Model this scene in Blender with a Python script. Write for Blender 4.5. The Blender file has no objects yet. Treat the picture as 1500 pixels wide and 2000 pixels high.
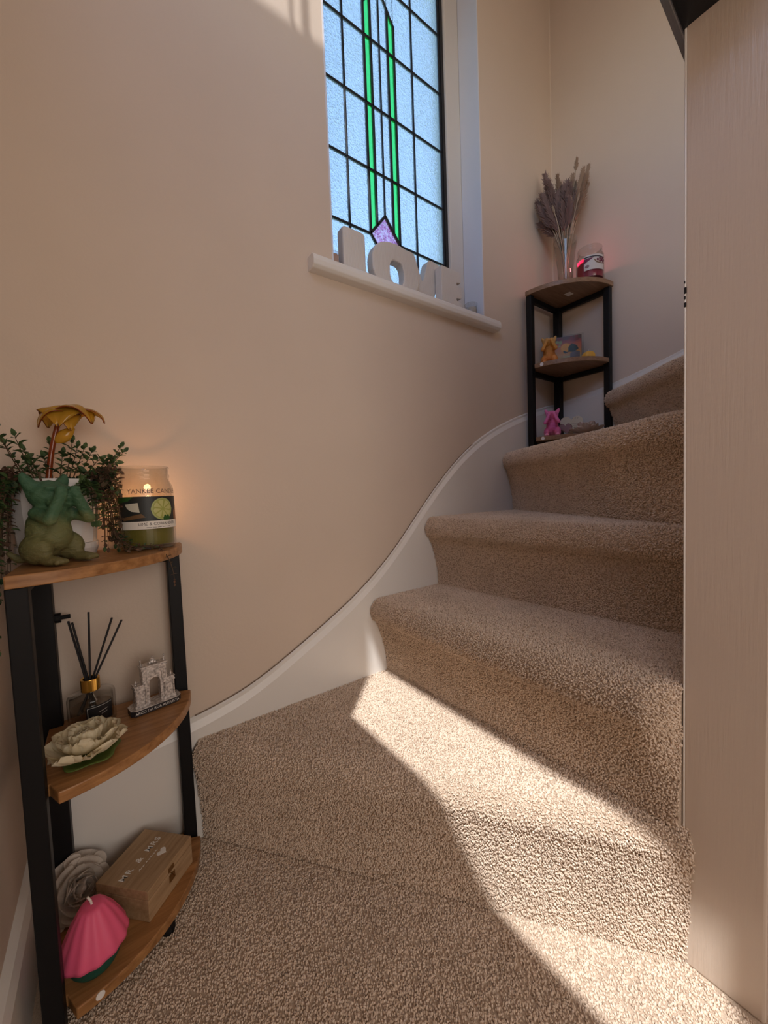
import bpy, bmesh, math, random
from mathutils import Vector, Matrix, noise
from mathutils.bvhtree import BVHTree
random.seed(7)
S = bpy.context.scene
COL = S.collection
PI = math.pi
def rad(a): return math.radians(a)

# ------------------------------------------------------------------ camera
YAW, PITCH, ROLL, FPX = rad(54.18), rad(2.927), rad(-2.161), 743.9
CAM = Vector((0, -.836, .680))
F = Vector((math.cos(YAW)*math.cos(PITCH), math.sin(YAW)*math.cos(PITCH), -math.sin(PITCH)))
R0 = F.cross(Vector((0, 0, 1))).normalized(); U0 = R0.cross(F)
RR = math.cos(ROLL)*R0 + math.sin(ROLL)*U0
UU = -math.sin(ROLL)*R0 + math.cos(ROLL)*U0
cd = bpy.data.cameras.new('camera'); cam = bpy.data.objects.new('camera', cd); COL.objects.link(cam)
M = Matrix((RR, UU, -F)).transposed().to_4x4(); M.translation = CAM
cam.matrix_world = M
cd.sensor_fit = 'VERTICAL'; cd.sensor_height = 24.0; cd.lens = FPX/2000*24.0
cd.clip_start = .01; cd.clip_end = 200
S.camera = cam

# ------------------------------------------------------------------ world, sun, lamps, exposure
W = bpy.data.worlds.new('sky'); S.world = W; W.use_nodes = True
nt = W.node_tree; bg = nt.nodes['Background']
sky = nt.nodes.new('ShaderNodeTexSky'); sky.sky_type = 'NISHITA'; sky.sun_disc = False
SUN_DIR = Vector((.35, .34, -1)).normalized()
sky.sun_elevation = math.asin(-SUN_DIR.z)
sky.sun_rotation = math.atan2(-SUN_DIR.x, -SUN_DIR.y)
sky.air_density = 1.0; sky.dust_density = .6; sky.ozone_density = 2.6
nt.links.new(sky.outputs[0], bg.inputs[0]); bg.inputs[1].default_value = .74
sl = bpy.data.lights.new('sun', 'SUN'); sl.energy = 4.8; sl.angle = rad(.6); sl.color = (1, .985, .97)
so = bpy.data.objects.new('sun', sl); COL.objects.link(so)
so.rotation_euler = SUN_DIR.to_track_quat('-Z', 'Y').to_euler(); so.location = (-2, -2, 6)
def area(name, loc, to, sx, sy, power, col):
    l = bpy.data.lights.new(name, 'AREA'); l.shape = 'RECTANGLE'; l.size = sx; l.size_y = sy; l.energy = power; l.color = col
    o = bpy.data.objects.new(name, l); COL.objects.link(o); o.location = loc
    o.rotation_euler = (Vector(to)-Vector(loc)).to_track_quat('-Z', 'Y').to_euler(); return o
area('hall_fill', (.15, -2.15, .80), (.15, 0, .55), 1.3, 1.3, 16.5, (1.0, .915, .835))  # soft fill light added behind the camera, no opening stands there
area('overhead_fill', (1.0, -1.6, 2.5), (1.0, -1.6, 0), .35, .35, 1.4, (1.0, .76, .58))  # weak warm fill added overhead, out of view
S.view_settings.view_transform = 'Standard'; S.view_settings.look = 'None'
S.view_settings.gamma = 1; S.view_settings.use_curve_mapping = False
S.view_settings.exposure = 0.0
S.cycles.use_denoising = True
S.cycles.max_bounces = 10; S.cycles.diffuse_bounces = 6; S.cycles.transmission_bounces = 10; S.cycles.transparent_max_bounces = 12
S.cycles.sample_clamp_indirect = 4
S.cycles.caustics_refractive = False; S.cycles.caustics_reflective = False

# ------------------------------------------------------------------ materials
def mat(name, col, rough=.6, metal=0, spec=.5, trans=0, ior=1.45, sub=0, emit=None, estr=0, coat=0, alpha=1):
    m = bpy.data.materials.new(name); m.use_nodes = True
    b = m.node_tree.nodes['Principled BSDF']
    b.inputs['Base Color'].default_value = (*col, 1); b.inputs['Roughness'].default_value = rough
    b.inputs['Metallic'].default_value = metal; b.inputs['Specular IOR Level'].default_value = spec
    b.inputs['Transmission Weight'].default_value = trans; b.inputs['IOR'].default_value = ior
    b.inputs['Coat Weight'].default_value = coat; b.inputs['Alpha'].default_value = alpha
    if sub:
        b.inputs['Subsurface Weight'].default_value = sub; b.inputs['Subsurface Radius'].default_value = (.01, .006, .004)
        b.inputs['Subsurface Scale'].default_value = 1
    if emit: b.inputs['Emission Color'].default_value = (*emit, 1); b.inputs['Emission Strength'].default_value = estr
    return m
def N(m, t, **kw):
    n = m.node_tree.nodes.new(t)
    for k, v in kw.items():
        if k in n.inputs: n.inputs[k].default_value = v
        else: setattr(n, k, v)
    return n
def L(m, a, b): m.node_tree.links.new(a, b)
def bsdf(m): return m.node_tree.nodes['Principled BSDF']
def coords(m, scale=(1, 1, 1), kind='Object', rot=(0, 0, 0)):
    tc = N(m, 'ShaderNodeTexCoord'); mp = N(m, 'ShaderNodeMapping')
    mp.inputs['Scale'].default_value = scale; mp.inputs['Rotation'].default_value = rot
    L(m, tc.outputs[kind], mp.inputs[0]); return mp.outputs[0]
def ramp(m, fac, stops):
    r = N(m, 'ShaderNodeValToRGB'); e = r.color_ramp.elements
    while len(e) < len(stops): e.new(.5)
    for i, (p, c) in enumerate(stops): e[i].position = p; e[i].color = (*c, 1)
    L(m, fac, r.inputs[0]); return r.outputs[0]
def noise_tex(m, vec, scale, detail=3, rough=.55):
    n = N(m, 'ShaderNodeTexNoise'); n.inputs['Scale'].default_value = scale; n.inputs['Detail'].default_value = detail
    n.inputs['Roughness'].default_value = rough; L(m, vec, n.inputs['Vector']); return n.outputs[0]
def bump(m, h, strength=.3, dist=.002):
    b = N(m, 'ShaderNodeBump'); b.inputs['Strength'].default_value = strength; b.inputs['Distance'].default_value = dist
    L(m, h, b.inputs['Height']); L(m, b.outputs[0], bsdf(m).inputs['Normal']); return b
def colvar(m, vec, scale, c0, c1, lo=.35, hi=.65, detail=3):
    L(m, ramp(m, noise_tex(m, vec, scale, detail), [(lo, c0), (hi, c1)]), bsdf(m).inputs['Base Color'])

def paint(name, col, rough, bscale=160, bstr=.25, dist=.0012):
    m = mat(name, col, rough); v = coords(m)
    d = tuple(c*.955 for c in col)
    colvar(m, v, 3.0, d, col)
    bump(m, noise_tex(m, v, bscale, 4, .6), bstr, dist); return m
WALLC = (.69, .575, .475)
m_wall = paint('wall_paint', WALLC, .55)
m_ceil = paint('ceiling_paint', (.78, .74, .68), .8)
m_gloss = paint('white_gloss_paint', (.82, .80, .765), .3, 40, .15, .001)
m_reveal_sky = paint('reveal_sky_tint', (.77, .785, .86), .45)  # blue of the sky light is put into the reveal colour
m_frame = mat('window_frame_plastic', (.68, .64, .60), .35)
m_gasket = mat('black_gasket', (.012, .012, .014), .4)
# glossy partition paint with vertical brush strokes
m_part = mat('partition_gloss', (.63, .535, .45), .22, spec=.8, coat=.25)
v = coords(m_part, (160, 160, 9)); v2 = coords(m_part, (30, 30, 30)); v3 = coords(m_part, (3, 3, 2))
mx = N(m_part, 'ShaderNodeMath', operation='MULTIPLY')
L(m_part, noise_tex(m_part, v, 1.6, 4, .6), mx.inputs[0]); L(m_part, noise_tex(m_part, v3, 2.0, 2), mx.inputs[1])
ad = N(m_part, 'ShaderNodeMath', operation='MULTIPLY_ADD'); ad.inputs[1].default_value = .35
L(m_part, noise_tex(m_part, v2, 1.5, 2), ad.inputs[0]); L(m_part, mx.outputs[0], ad.inputs[2])
bump(m_part, ad.outputs[0], .42, .002)
# carpet
def carpet_mat(name, k, base=False):
    c0, c1 = (.58*k, .46*k, .355*k), (.68*k, .55*k, .43*k)
    m = mat(name, c1, .95, spec=.1); v = coords(m)
    if base:
        colvar(m, v, 420, tuple(a*.7 for a in c0), c0)
    else:
        oi = N(m, 'ShaderNodeObjectInfo')
        g = ramp(m, oi.outputs['Random'], [(0, (.44*k, .335*k, .25*k)), (.14, (.68*k, .545*k, .43*k)), (.55, (.77*k, .635*k, .515*k)), (1, (.84*k, .71*k, .59*k))])
        mixn = N(m, 'ShaderNodeMix', data_type='RGBA', blend_type='MULTIPLY'); mixn.inputs[0].default_value = 1
        L(m, g, mixn.inputs[6])
        tc = N(m, 'ShaderNodeNewGeometry')
        L(m, ramp(m, noise_tex(m, tc.outputs['Position'], 9, 3), [(.3, (.86, .85, .84)), (.7, (1, 1, 1))]), mixn.inputs[7])
        L(m, mixn.outputs[2], bsdf(m).inputs['Base Color'])
    return m
m_carpet = carpet_mat('carpet_backing', 1.0, True)
m_tuft = carpet_mat('carpet_tuft', 1.0)
# metals, woods
m_black = mat('black_powder_coat', (.006, .006, .007), .5, spec=.3); bump(m_black, noise_tex(m_black, coords(m_black), 700, 2), .08, .0005)
m_rail = mat('black_gloss_paint', (.010, .011, .013), .22)
bump(m_rail, noise_tex(m_rail, coords(m_rail, (8, 60, 60)), 3, 3), .2, .001)
def wood(name, c0, c1, sc=(6, 90, 90), rough=.4):
    m = mat(name, c1, rough); v = coords(m, sc)
    n1 = noise_tex(m, v, 1.3, 5, .6)
    L(m, ramp(m, n1, [(.3, c0), (.5, tuple((a+b)/2 for a, b in zip(c0, c1))), (.72, c1)]), bsdf(m).inputs['Base Color'])
    bump(m, n1, .15, .0006); return m
m_wood = wood('warm_oak_veneer', (.24, .105, .035), (.48, .245, .095))
m_wood2 = wood('brown_oak_veneer', (.20, .115, .065), (.36, .22, .135))
m_box = wood('raw_box_wood', (.30, .185, .095), (.47, .32, .185), (10, 110, 110), .6)
m_sticker = mat('white_sticker', (.85, .84, .82), .5)
m_white = mat('white_ceramic', (.80, .78, .77), .3)
m_soil = mat('dark_soil', (.03, .02, .014), .9)
def glass(name, col=(1, 1, 1), rough=0.0, ior=1.45, base=.035):
    m = mat(name, col, rough, trans=1, ior=ior)
    # thin glass lets light through to what stands behind it
    t = N(m, 'ShaderNodeBsdfTransparent'); t.inputs[0].default_value = (*[.93*c for c in col], 1)
    mixs = N(m, 'ShaderNodeMixShader'); lw = N(m, 'ShaderNodeLayerWeight'); lw.inputs['Blend'].default_value = .5
    pw = N(m, 'ShaderNodeMath', operation='POWER'); pw.inputs[1].default_value = 4; L(m, lw.outputs['Facing'], pw.inputs[0])
    fr = N(m, 'ShaderNodeMath', operation='MULTIPLY_ADD'); fr.inputs[1].default_value = .75; fr.inputs[2].default_value = base; L(m, pw.outputs[0], fr.inputs[0])
    out = m.node_tree.nodes['Material Output']
    g = N(m, 'ShaderNodeBsdfGlossy'); g.inputs['Roughness'].default_value = .03
    L(m, fr.outputs[0], mixs.inputs[0]); L(m, t.outputs[0], mixs.inputs[1]); L(m, g.outputs[0], mixs.inputs[2])
    L(m, mixs.outputs[0], out.inputs['Surface']); return m
m_glass = glass('clear_glass', (.97, .97, .96))
m_letter = mat('white_ribbed_plaster', (.72, .68, .64), .6)
wv = N(m_letter, 'ShaderNodeTexWave', wave_type='BANDS', bands_direction='X'); wv.inputs['Scale'].default_value = 70
L(m_letter, coords(m_letter), wv.inputs[0]); bump(m_letter, wv.outputs['Fac'], .5, .001)
m_text_white = mat('white_print', (.85, .83, .80), .6)
m_text_dark = mat('dark_print', (.05, .04, .045), .6)
m_gold = mat('gold_metal', (.85, .52, .12), .18, metal=1)
m_flame = mat('candle_flame', (1, .6, .2), .5, emit=(1, .55, .18), estr=14)
m_wick = mat('wick', (.85, .80, .76), .8)

# ------------------------------------------------------------------ helpers
def obj(name, bm, m, parent=None, smooth=False, loc=None, bevel=0, kind=None, seg=2, label=None):
    me = bpy.data.meshes.new(name)
    bmesh.ops.recalc_face_normals(bm, faces=bm.faces[:])
    bm.to_mesh(me); bm.free()
    if m is not None:
        for x in (m if isinstance(m, (list, tuple)) else [m]): me.materials.append(x)
    if smooth:
        for p in me.polygons: p.use_smooth = True
    o = bpy.data.objects.new(name, me); COL.objects.link(o)
    if parent: o.parent = parent
    if loc: o.location = loc
    if bevel:
        b = o.modifiers.new('bevel', 'BEVEL'); b.width = bevel; b.segments = seg; b.limit_method = 'ANGLE'; b.angle_limit = rad(40)
    if kind: o['kind'] = kind
    if label: o['label'] = label
    return o
def link_copy(name, me, parent, mtx=None):
    o = bpy.data.objects.new(name, me); COL.objects.link(o); o.parent = parent
    if mtx is not None: o.matrix_local = mtx
    return o
def tag(o, label, cat, group=None):
    o['label'] = label; o['category'] = cat
    if group: o['group'] = group
    return o
def thing(name, label, cat, loc=(0, 0, 0), rz=0, group=None):
    o = bpy.data.objects.new(name, None); o.empty_display_size = .02; COL.objects.link(o)
    o.location = loc; o.rotation_euler = (0, 0, rz); return tag(o, label, cat, group)
def struct(name, bm, m, parent=None, **kw):
    o = obj(name, bm, m, parent, **kw)
    if not parent: o['kind'] = 'structure'
    return o
def B(): return bmesh.new()
def box(bm, x0, x1, y0, y1, z0, z1, mi=0):
    v = [bm.verts.new((x, y, z)) for x in (x0, x1) for y in (y0, y1) for z in (z0, z1)]
    for f in ((0, 1, 3, 2), (4, 6, 7, 5), (0, 4, 5, 1), (2, 3, 7, 6), (0, 2, 6, 4), (1, 5, 7, 3)):
        bm.faces.new([v[i] for i in f]).material_index = mi
    return bm
def prism(bm, poly, h0, h1, fn=lambda x, y, z: (x, y, z)):
    n = len(poly); a = [bm.verts.new(fn(x, y, h0)) for x, y in poly]; b = [bm.verts.new(fn(x, y, h1)) for x, y in poly]
    bm.faces.new(a[::-1]); bm.faces.new(b)
    for i in range(n): bm.faces.new((a[i], a[(i+1) % n], b[(i+1) % n], b[i]))
    return bm
def lathe(bm, prof, n=40, c=(0, 0), cap=True):
    rings = []
    for r, z in prof:
        if r < 1e-6: rings.append([bm.verts.new((c[0], c[1], z))])
        else: rings.append([bm.verts.new((c[0]+r*math.cos(2*PI*i/n), c[1]+r*math.sin(2*PI*i/n), z)) for i in range(n)])
    for a, b in zip(rings, rings[1:]):
        for i in range(n):
            j = (i+1) % n
            if len(a) == 1 and len(b) == 1: continue
            if len(a) == 1: bm.faces.new((a[0], b[i], b[j]))
            elif len(b) == 1: bm.faces.new((a[i], b[0], a[j]))
            else: bm.faces.new((a[i], a[j], b[j], b[i]))
    return bm
def tube(bm, pts, rads, n=8, caps=True):
    pts = [Vector(p) for p in pts]
    if not isinstance(rads, (list, tuple)): rads = [rads]*len(pts)
    prev = None; up = Vector((.31, .17, .93))
    for i, p in enumerate(pts):
        t = (pts[min(i+1, len(pts)-1)]-pts[max(i-1, 0)]).normalized()
        if abs(t.dot(up)) > .95: up = Vector((.9, .3, .1))
        a = t.cross(up).normalized(); b = t.cross(a)
        ring = [bm.verts.new(p+rads[i]*(a*math.cos(2*PI*k/n)+b*math.sin(2*PI*k/n))) for k in range(n)]
        if prev:
            for k in range(n): bm.faces.new((prev[k], prev[(k+1) % n], ring[(k+1) % n], ring[k]))
        elif caps: bm.faces.new(ring[::-1])
        prev = ring
    if caps: bm.faces.new(prev)
    return bm
def ell(bm, c, r, rot=None, sub=2):
    mt = Matrix.Translation(c) @ (rot.to_4x4() if rot else Matrix()) @ Matrix.Diagonal((*r, 1))
    bmesh.ops.create_icosphere(bm, subdivisions=sub, radius=1, matrix=mt); return bm
def capsule(bm, a, b, ra, rb, n=7):
    a, b = Vector(a), Vector(b)
    for i in range(n):
        t = i/(n-1); r = ra+(rb-ra)*t; ell(bm, a.lerp(b, t), (r, r, r), sub=2)
def sheet(bm, fn, nu, nv, thick=0):
    g = [[bm.verts.new(fn(i/nu, j/nv)) for j in range(nv+1)] for i in range(nu+1)]
    for i in range(nu):
        for j in range(nv): bm.faces.new((g[i][j], g[i+1][j], g[i+1][j+1], g[i][j+1]))
    return bm
def solid(o, t, off=0):
    s = o.modifiers.new('thickness', 'SOLIDIFY'); s.thickness = t; s.offset = off; return o
def text_bm(body, size, fn, depth=.0004, align='CENTER', fat=0, space=1):
    cu = bpy.data.curves.new('lettering', 'FONT'); cu.body = body; cu.size = size; cu.align_x = align; cu.align_y = 'CENTER'; cu.offset = fat; cu.space_character = space
    cu.resolution_u = 3
    o = bpy.data.objects.new('lettering', cu); COL.objects.link(o)
    dg = bpy.context.evaluated_depsgraph_get(); me = o.evaluated_get(dg).to_mesh()
    bm = B(); bm.from_mesh(me); o.evaluated_get(dg).to_mesh_clear()
    bpy.data.objects.remove(o); bpy.data.curves.remove(cu)
    for v in bm.verts: v.co = Vector(fn(v.co.x, v.co.y))
    return bm
def voxel(o, size, smooth=6):
    r = o.modifiers.new('remesh', 'REMESH'); r.mode = 'VOXEL'; r.voxel_size = size; r.use_smooth_shade = True
    s = o.modifiers.new('smooth', 'SMOOTH'); s.iterations = smooth; s.factor = .5

# ================================================================== SETTING
X0, X1, YB, ZC = -.137, 1.46, -2.2, 2.6
NX, PY0, PY1 = .621, -.659, -.743           # end of the partition wall
WX0, WX1, WZ0 = .4765, 1.0403, 1.234        # window opening
WT = .20                                    # thickness of the outer wall
R = .2                                      # riser
bm = B(); box(bm, X0, X1+.1, YB, .0, -.06, 0); floor = struct('floor', bm, m_carpet)
bm = B()
box(bm, X0-.1, WX0, 0, WT, -.06, ZC+.1); box(bm, WX1, X1+.1, 0, WT, -.06, ZC+.1)
box(bm, WX0, WX1, 0, WT, -.06, WZ0-.03); box(bm, WX0, WX1, 0, WT, 2.42, ZC+.1)
struct('wall_left', bm, m_wall)
bm = B(); box(bm, X1, X1+.1, YB, 0, -.06, ZC); struct('wall_back', bm, m_wall)
# near wall with an unseen opening shaped to throw the sun patch on the steps
OA0, OA1, OZ0, OZ1 = -1.47, -.66, 1.73, 2.312
bm = B()
box(bm, X0-.03, X0, OA1, 0, -.06, ZC); box(bm, X0-.03, X0, YB, OA0, -.06, ZC)
box(bm, X0-.03, X0, OA0, OA1, -.06, OZ0); prism(bm, [(OA1, OZ1), (OA1, ZC), (OA0, ZC), (OA0, OZ1+.02), (-1.2, OZ1)], X0-.03, X0, lambda y, z, x: (x, y, z))
struct('wall_front', bm, m_wall)
bm = B(); box(bm, X0-.1, X1+.1, YB-.1, YB, -.06, ZC); struct('wall_hall', bm, m_wall)
# ceiling with a slot added to let sun onto the upper window wall
SX0, SX1, SY = -.10, .30, -.299
bm = B()
box(bm, X0-.1, X1+.1, YB-.1, SY, ZC, ZC+.02); box(bm, SX1, X1+.1, SY, 0, ZC, ZC+.02); box(bm, X0-.1, SX0, SY, 0, ZC, ZC+.02)
struct('ceiling', bm, m_ceil)
bm = B(); box(bm, .096, .107, -.328, -.318, ZC+.02, 3.4); box(bm, .062, .067, -.328, -.322, ZC+.02, 3.4); struct('shadow_bars', bm, m_frame)  # unseen bars added to cast upright shadow lines in the wall's sun patch
# partition wall whose glossy end faces the hall
bm = B(); prism(bm, [(NX, 0), (X1, 0), (X1, 1.16), (1.22, 1.16), (NX, 1.292)], PY1, PY0, lambda x, z, y: (x, y, z)); pw = struct('wall_right', bm, m_part, bevel=.003)
# wall W0 skirting
bm = B(); prism(bm, [(0, 0), (.014, 0), (.014, .105), (.009, .118), (0, .125)], -1.6, 0, lambda x, z, y: (X0+x, y, z)); struct('baseboard_left', bm, m_gloss)
# outside ground
bm = B(); box(bm, -30, 30, .6, 60, -.6, -.5); m_lawn = mat('lawn', (.16, .26, .06), .9)
colvar(m_lawn, coords(m_lawn), 2.0, (.10, .19, .04), (.24, .33, .09)); struct('ground', bm, m_lawn)

# black capping over the partition, rising back towards the hall
def capz(x): return 1.2465 - .22*(x-.62)
prof = [(-.650, .016), (-.640, .030), (-.640, .085), (-.655, .105), (-.745, .105), (-.760, .085), (-.760, .0), (-.656, .0)]
bm = B(); prism(bm, prof, .50, 1.20, lambda y, z, x: (x, y, capz(x)+z))
cap = obj('stair_capping', bm, m_rail, bevel=.003)
tag(cap, 'sloping black-painted capping rail on top of the partition wall end', 'handrail')

# ================================================================== STAIRCASE
stairs = thing('staircase', 'winding staircase with beige carpeted steps and white wall string under the window', 'stairs', (0, 0, 0))
def lerp(a, b, t): return a+(b-a)*t
def poly_at(pts, t):
    n = len(pts)-1; i = min(int(t*n), n-1); f = t*n-i
    return Vector((lerp(pts[i][0], pts[i+1][0], f), lerp(pts[i][1], pts[i+1][1], f)))
steps = [  # riser base line, outward direction, back line, overhang, nosing radius
    dict(h=R, base=[(.116, -.013), (.286, -.222), (.434, -.413), (.571, -.592), (.624, -.664)], back=[(.62, -.013), (.62, -.2), (.63, -.4), (.63, -.6), (.66, -.64)], out=(-.80, -.60), ov=.017, rad=.027, arc=114),
    dict(h=2*R, base=[(.586, -.013), (.589, -.2), (.595, -.4), (.604, -.57), (.610, -.657)], back=[(.82, -.013), (.83, -.2), (.85, -.4), (.86, -.55), (.87, -.657)], out=(-1, 0), ov=.047, rad=.031, taper=.90),
    dict(h=3*R, base=[(.785, -.013), (.799, -.2), (.812, -.4), (.830, -.6), (.836, -.657)], back=[(1.19, -.013), (1.10, -.2), (1.0, -.37), (.9, -.55), (.87, -.657)], out=(-1, -.03), ov=.047, rad=.031),
    dict(h=4*R, base=[(1.158, -.013), (1.052, -.19), (.945, -.383), (.838, -.585), (.80, -.657)], back=[(1.459, -.013), (1.459, -.12), (1.458, -.24), (1.30, -.44), (1.10, -.657)], out=(-.87, .22), ov=.045, rad=.030),
    dict(h=5*R, base=[(1.447, -.235), (1.35, -.36), (1.25, -.475), (1.16, -.585), (1.10, -.657)], back=[(1.459, -.255), (1.459, -.35), (1.459, -.45), (1.459, -.55), (1.459, -.657)], out=(-.77, .63), ov=.043, rad=.030)]
NSEG = 96
def step_bm(s):
    bm = B(); h, z0, ov, r = s['h'], s['h']-R, s['ov'], s['rad']
    od = Vector(s['out']).normalized(); rows = []
    for j in range(NSEG+1):
        t = j/NSEG; f = poly_at(s['base'], t); b = poly_at(s['back'], t)
        col = []
        if t > s.get('taper', 2): q_ = (t-s['taper'])/(1-s['taper']); ovt = ov*(1-q_**2.2*.97)
        else: ovt = ov
        tip = f+od*ovt
        wob = .0025*noise.noise((t*6, h*9, 0))
        ctr = tip-od*r
        for k in range(13):
            q = b.lerp(ctr, k/12); col.append((q.x, q.y, h+wob*(k/12)))
        for k in range(1, 12):
            a = PI/2-k/11*rad(s.get('arc', 150))
            q = ctr+od*(r*math.cos(a)); col.append((q.x, q.y, h-r+r*math.sin(a)+wob))
        x_, y_, z_ = col[-1]; last = Vector((x_, y_))
        for k in range(1, 10):
            u = k/9; e = 1-(1-u)**2.2
            q = last.lerp(f, e); col.append((q.x, q.y, lerp(z_, z0, u)))
        rows.append([bm.verts.new(c) for c in col])
    for a, b in zip(rows, rows[1:]):
        for k in range(len(a)-1): bm.faces.new((a[k], a[k+1], b[k+1], b[k]))
    for row in (rows[0], rows[-1]):        # end cheeks
        lo = [bm.verts.new((v.co.x, v.co.y, z0)) for v in (row[0],)]
        bm.faces.new(row+lo)
    return bm
# one tuft of pile, instanced over the carpet
bm = B(); bmesh.ops.create_icosphere(bm, subdivisions=1, radius=1)
for v in bm.verts:
    v.co.x *= .00145*(1-.25*max(0, v.co.z)); v.co.y *= .00145*(1-.25*max(0, v.co.z)); v.co.z = v.co.z*.0024+.0012
tuft_me = bpy.data.meshes.new('tuft'); bm.to_mesh(tuft_me); bm.free(); tuft_me.materials.append(m_tuft)
for p in tuft_me.polygons: p.use_smooth = True
tuft_col = bpy.data.collections.new('tuft_source')
tuft = bpy.data.objects.new('tuft', tuft_me); tuft_col.objects.link(tuft)
def pile_group(density):
    g = bpy.data.node_groups.new('pile', 'GeometryNodeTree')
    g.interface.new_socket('Geometry', in_out='INPUT', socket_type='NodeSocketGeometry')
    g.interface.new_socket('Geometry', in_out='OUTPUT', socket_type='NodeSocketGeometry')
    n = g.nodes; gi = n.new('NodeGroupInput'); go = n.new('NodeGroupOutput')
    d = n.new('GeometryNodeDistributePointsOnFaces'); d.distribute_method = 'RANDOM'; d.inputs['Density'].default_value = density
    io = n.new('GeometryNodeObjectInfo'); io.inputs['Object'].default_value = tuft
    ins = n.new('GeometryNodeInstanceOnPoints')
    rr = n.new('FunctionNodeRandomValue'); rr.data_type = 'FLOAT_VECTOR'
    rr.inputs[0].default_value = (-.55, -.55, 0); rr.inputs[1].default_value = (.55, .55, 6.28)
    rot = n.new('FunctionNodeRotateRotation'); rot.rotation_space = 'LOCAL'
    e2r = n.new('FunctionNodeEulerToRotation')
    rs = n.new('FunctionNodeRandomValue'); rs.data_type = 'FLOAT'; rs.inputs[2].default_value = .7; rs.inputs[3].default_value = 1.25
    lk = g.links.new
    lk(gi.outputs[0], d.inputs[0]); lk(d.outputs['Points'], ins.inputs['Points']); lk(io.outputs['Geometry'], ins.inputs['Instance'])
    lk(d.outputs['Rotation'], rot.inputs[0]); lk(rr.outputs[0], e2r.inputs[0]); lk(e2r.outputs[0], rot.inputs[1]); lk(rot.outputs[0], ins.inputs['Rotation'])
    lk(rs.outputs[1], ins.inputs['Scale']); lk(ins.outputs[0], go.inputs[0]); return g
PILE = pile_group(180000)
def pile(bm, parent):
    o = obj('carpet_pile', bm, m_tuft, parent, kind='stuff')
    md = o.modifiers.new('pile', 'NODES'); md.node_group = PILE; return o
for s in steps:
    st = obj('step', step_bm(s), m_carpet, stairs, smooth=True)
    bm = step_bm(s)
    for f in [f for f in bm.faces if len(f.verts) > 4]: bm.faces.remove(f)
    pile(bm, st)
bm = B(); poly = [(-.11, -.013), (-.11, -1.0), (.60, -1.0), (.612, -.75)]+[(x-.0035, y-.0025) for x, y in steps[0]['base'][::-1]]
bm.faces.new([bm.verts.new((x, y, 0)) for x, y in poly]); pile(bm, floor)

# wall string (white board with bevelled top) along the window wall and the back wall
TOP = [(-.11, .222), (0, .231), (.106, .244), (.183, .259), (.238, .276), (.335, .325), (.417, .369), (.509, .423), (.611, .502), (.687, .580), (.77, .668), (.858, .750), (.955, .822), (1.059, .877), (1.173, .923), (1.275, .955), (1.36, .98), (1.448, 1.003)]
def smooth_top(pts, n):
    out = []
    for i in range(n+1):
        x = lerp(pts[0][0], pts[-1][0], i/n); w = s_ = 0
        for k in range(-4, 5):
            xx = min(max(x+k*.012, pts[0][0]), pts[-1][0])
            for a, b in zip(pts, pts[1:]):
                if a[0] <= xx <= b[0]+1e-9: zz = lerp(a[1], b[1], (xx-a[0])/(b[0]-a[0])); break
            s_ += zz; w += 1
        out.append((x, s_/w))
    return out
def string_bm(pts, th, fn):
    bm = B(); rows = []
    for x, z in pts:
        prof = [(0, max(z-.62, -.0)), (th, max(z-.62, 0)), (th, z-.024), (th*.45, z-.010), (th*.45, z-.003), (th*.2, z), (0, z)]
        rows.append([bm.verts.new(fn(x, d, zz)) for d, zz in prof])
    for a, b in zip(rows, rows[1:]):
        for k in range(len(a)-1): bm.faces.new((a[k], a[k+1], b[k+1], b[k]))
    bm.faces.new(rows[0]); bm.faces.new(rows[-1]); return bm
obj('wall_string', string_bm(smooth_top(TOP, 90), .012, lambda x, d, z: (x, -d, z)), m_gloss, stairs)
TOP2 = [(.0, 1.003), (.043, 1.010), (.12, 1.018), (.206, 1.030), (.30, 1.052), (.42, 1.085), (.657, 1.18)]
obj('wall_string', string_bm(smooth_top(TOP2, 40), .012, lambda x, d, z: (X1-d, -x, z)), m_gloss, stairs)

bm = B(); ct = smooth_top(TOP, 90); tube(bm, [(x, -.0022, z+.0008) for x, z in ct if .1 < x < .98], .0011, 5)
obj('caulk_crack', bm, mat('dirty_caulk', (.20, .145, .10), .9), stairs)
# pale corner bead on the partition and the painted-over caulk in the far corner
bm = B(); box(bm, NX-.0005, NX+.003, PY0-.0018, PY0+.0005, .19, 1.246); struct('trim_1', bm, m_gloss, bevel=.001)
bm = B(); prism(bm, [(X1, 0), (X1-.0025, 0), (X1, -.0025)], 1.0, ZC, lambda x, y, z: (x, y, z)); struct('trim_2', bm, m_wall)
bm = B()
for z, h, w in ((.905, .006, .0022), (.915, .004, .0016), (.922, .008, .0024), (.935, .003, .0012)): box(bm, NX-.0009, NX-.0004, PY0-w, PY0+.0002, z, z+h)
obj('paint_chips', bm, m_gasket, pw, kind='stuff')
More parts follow.
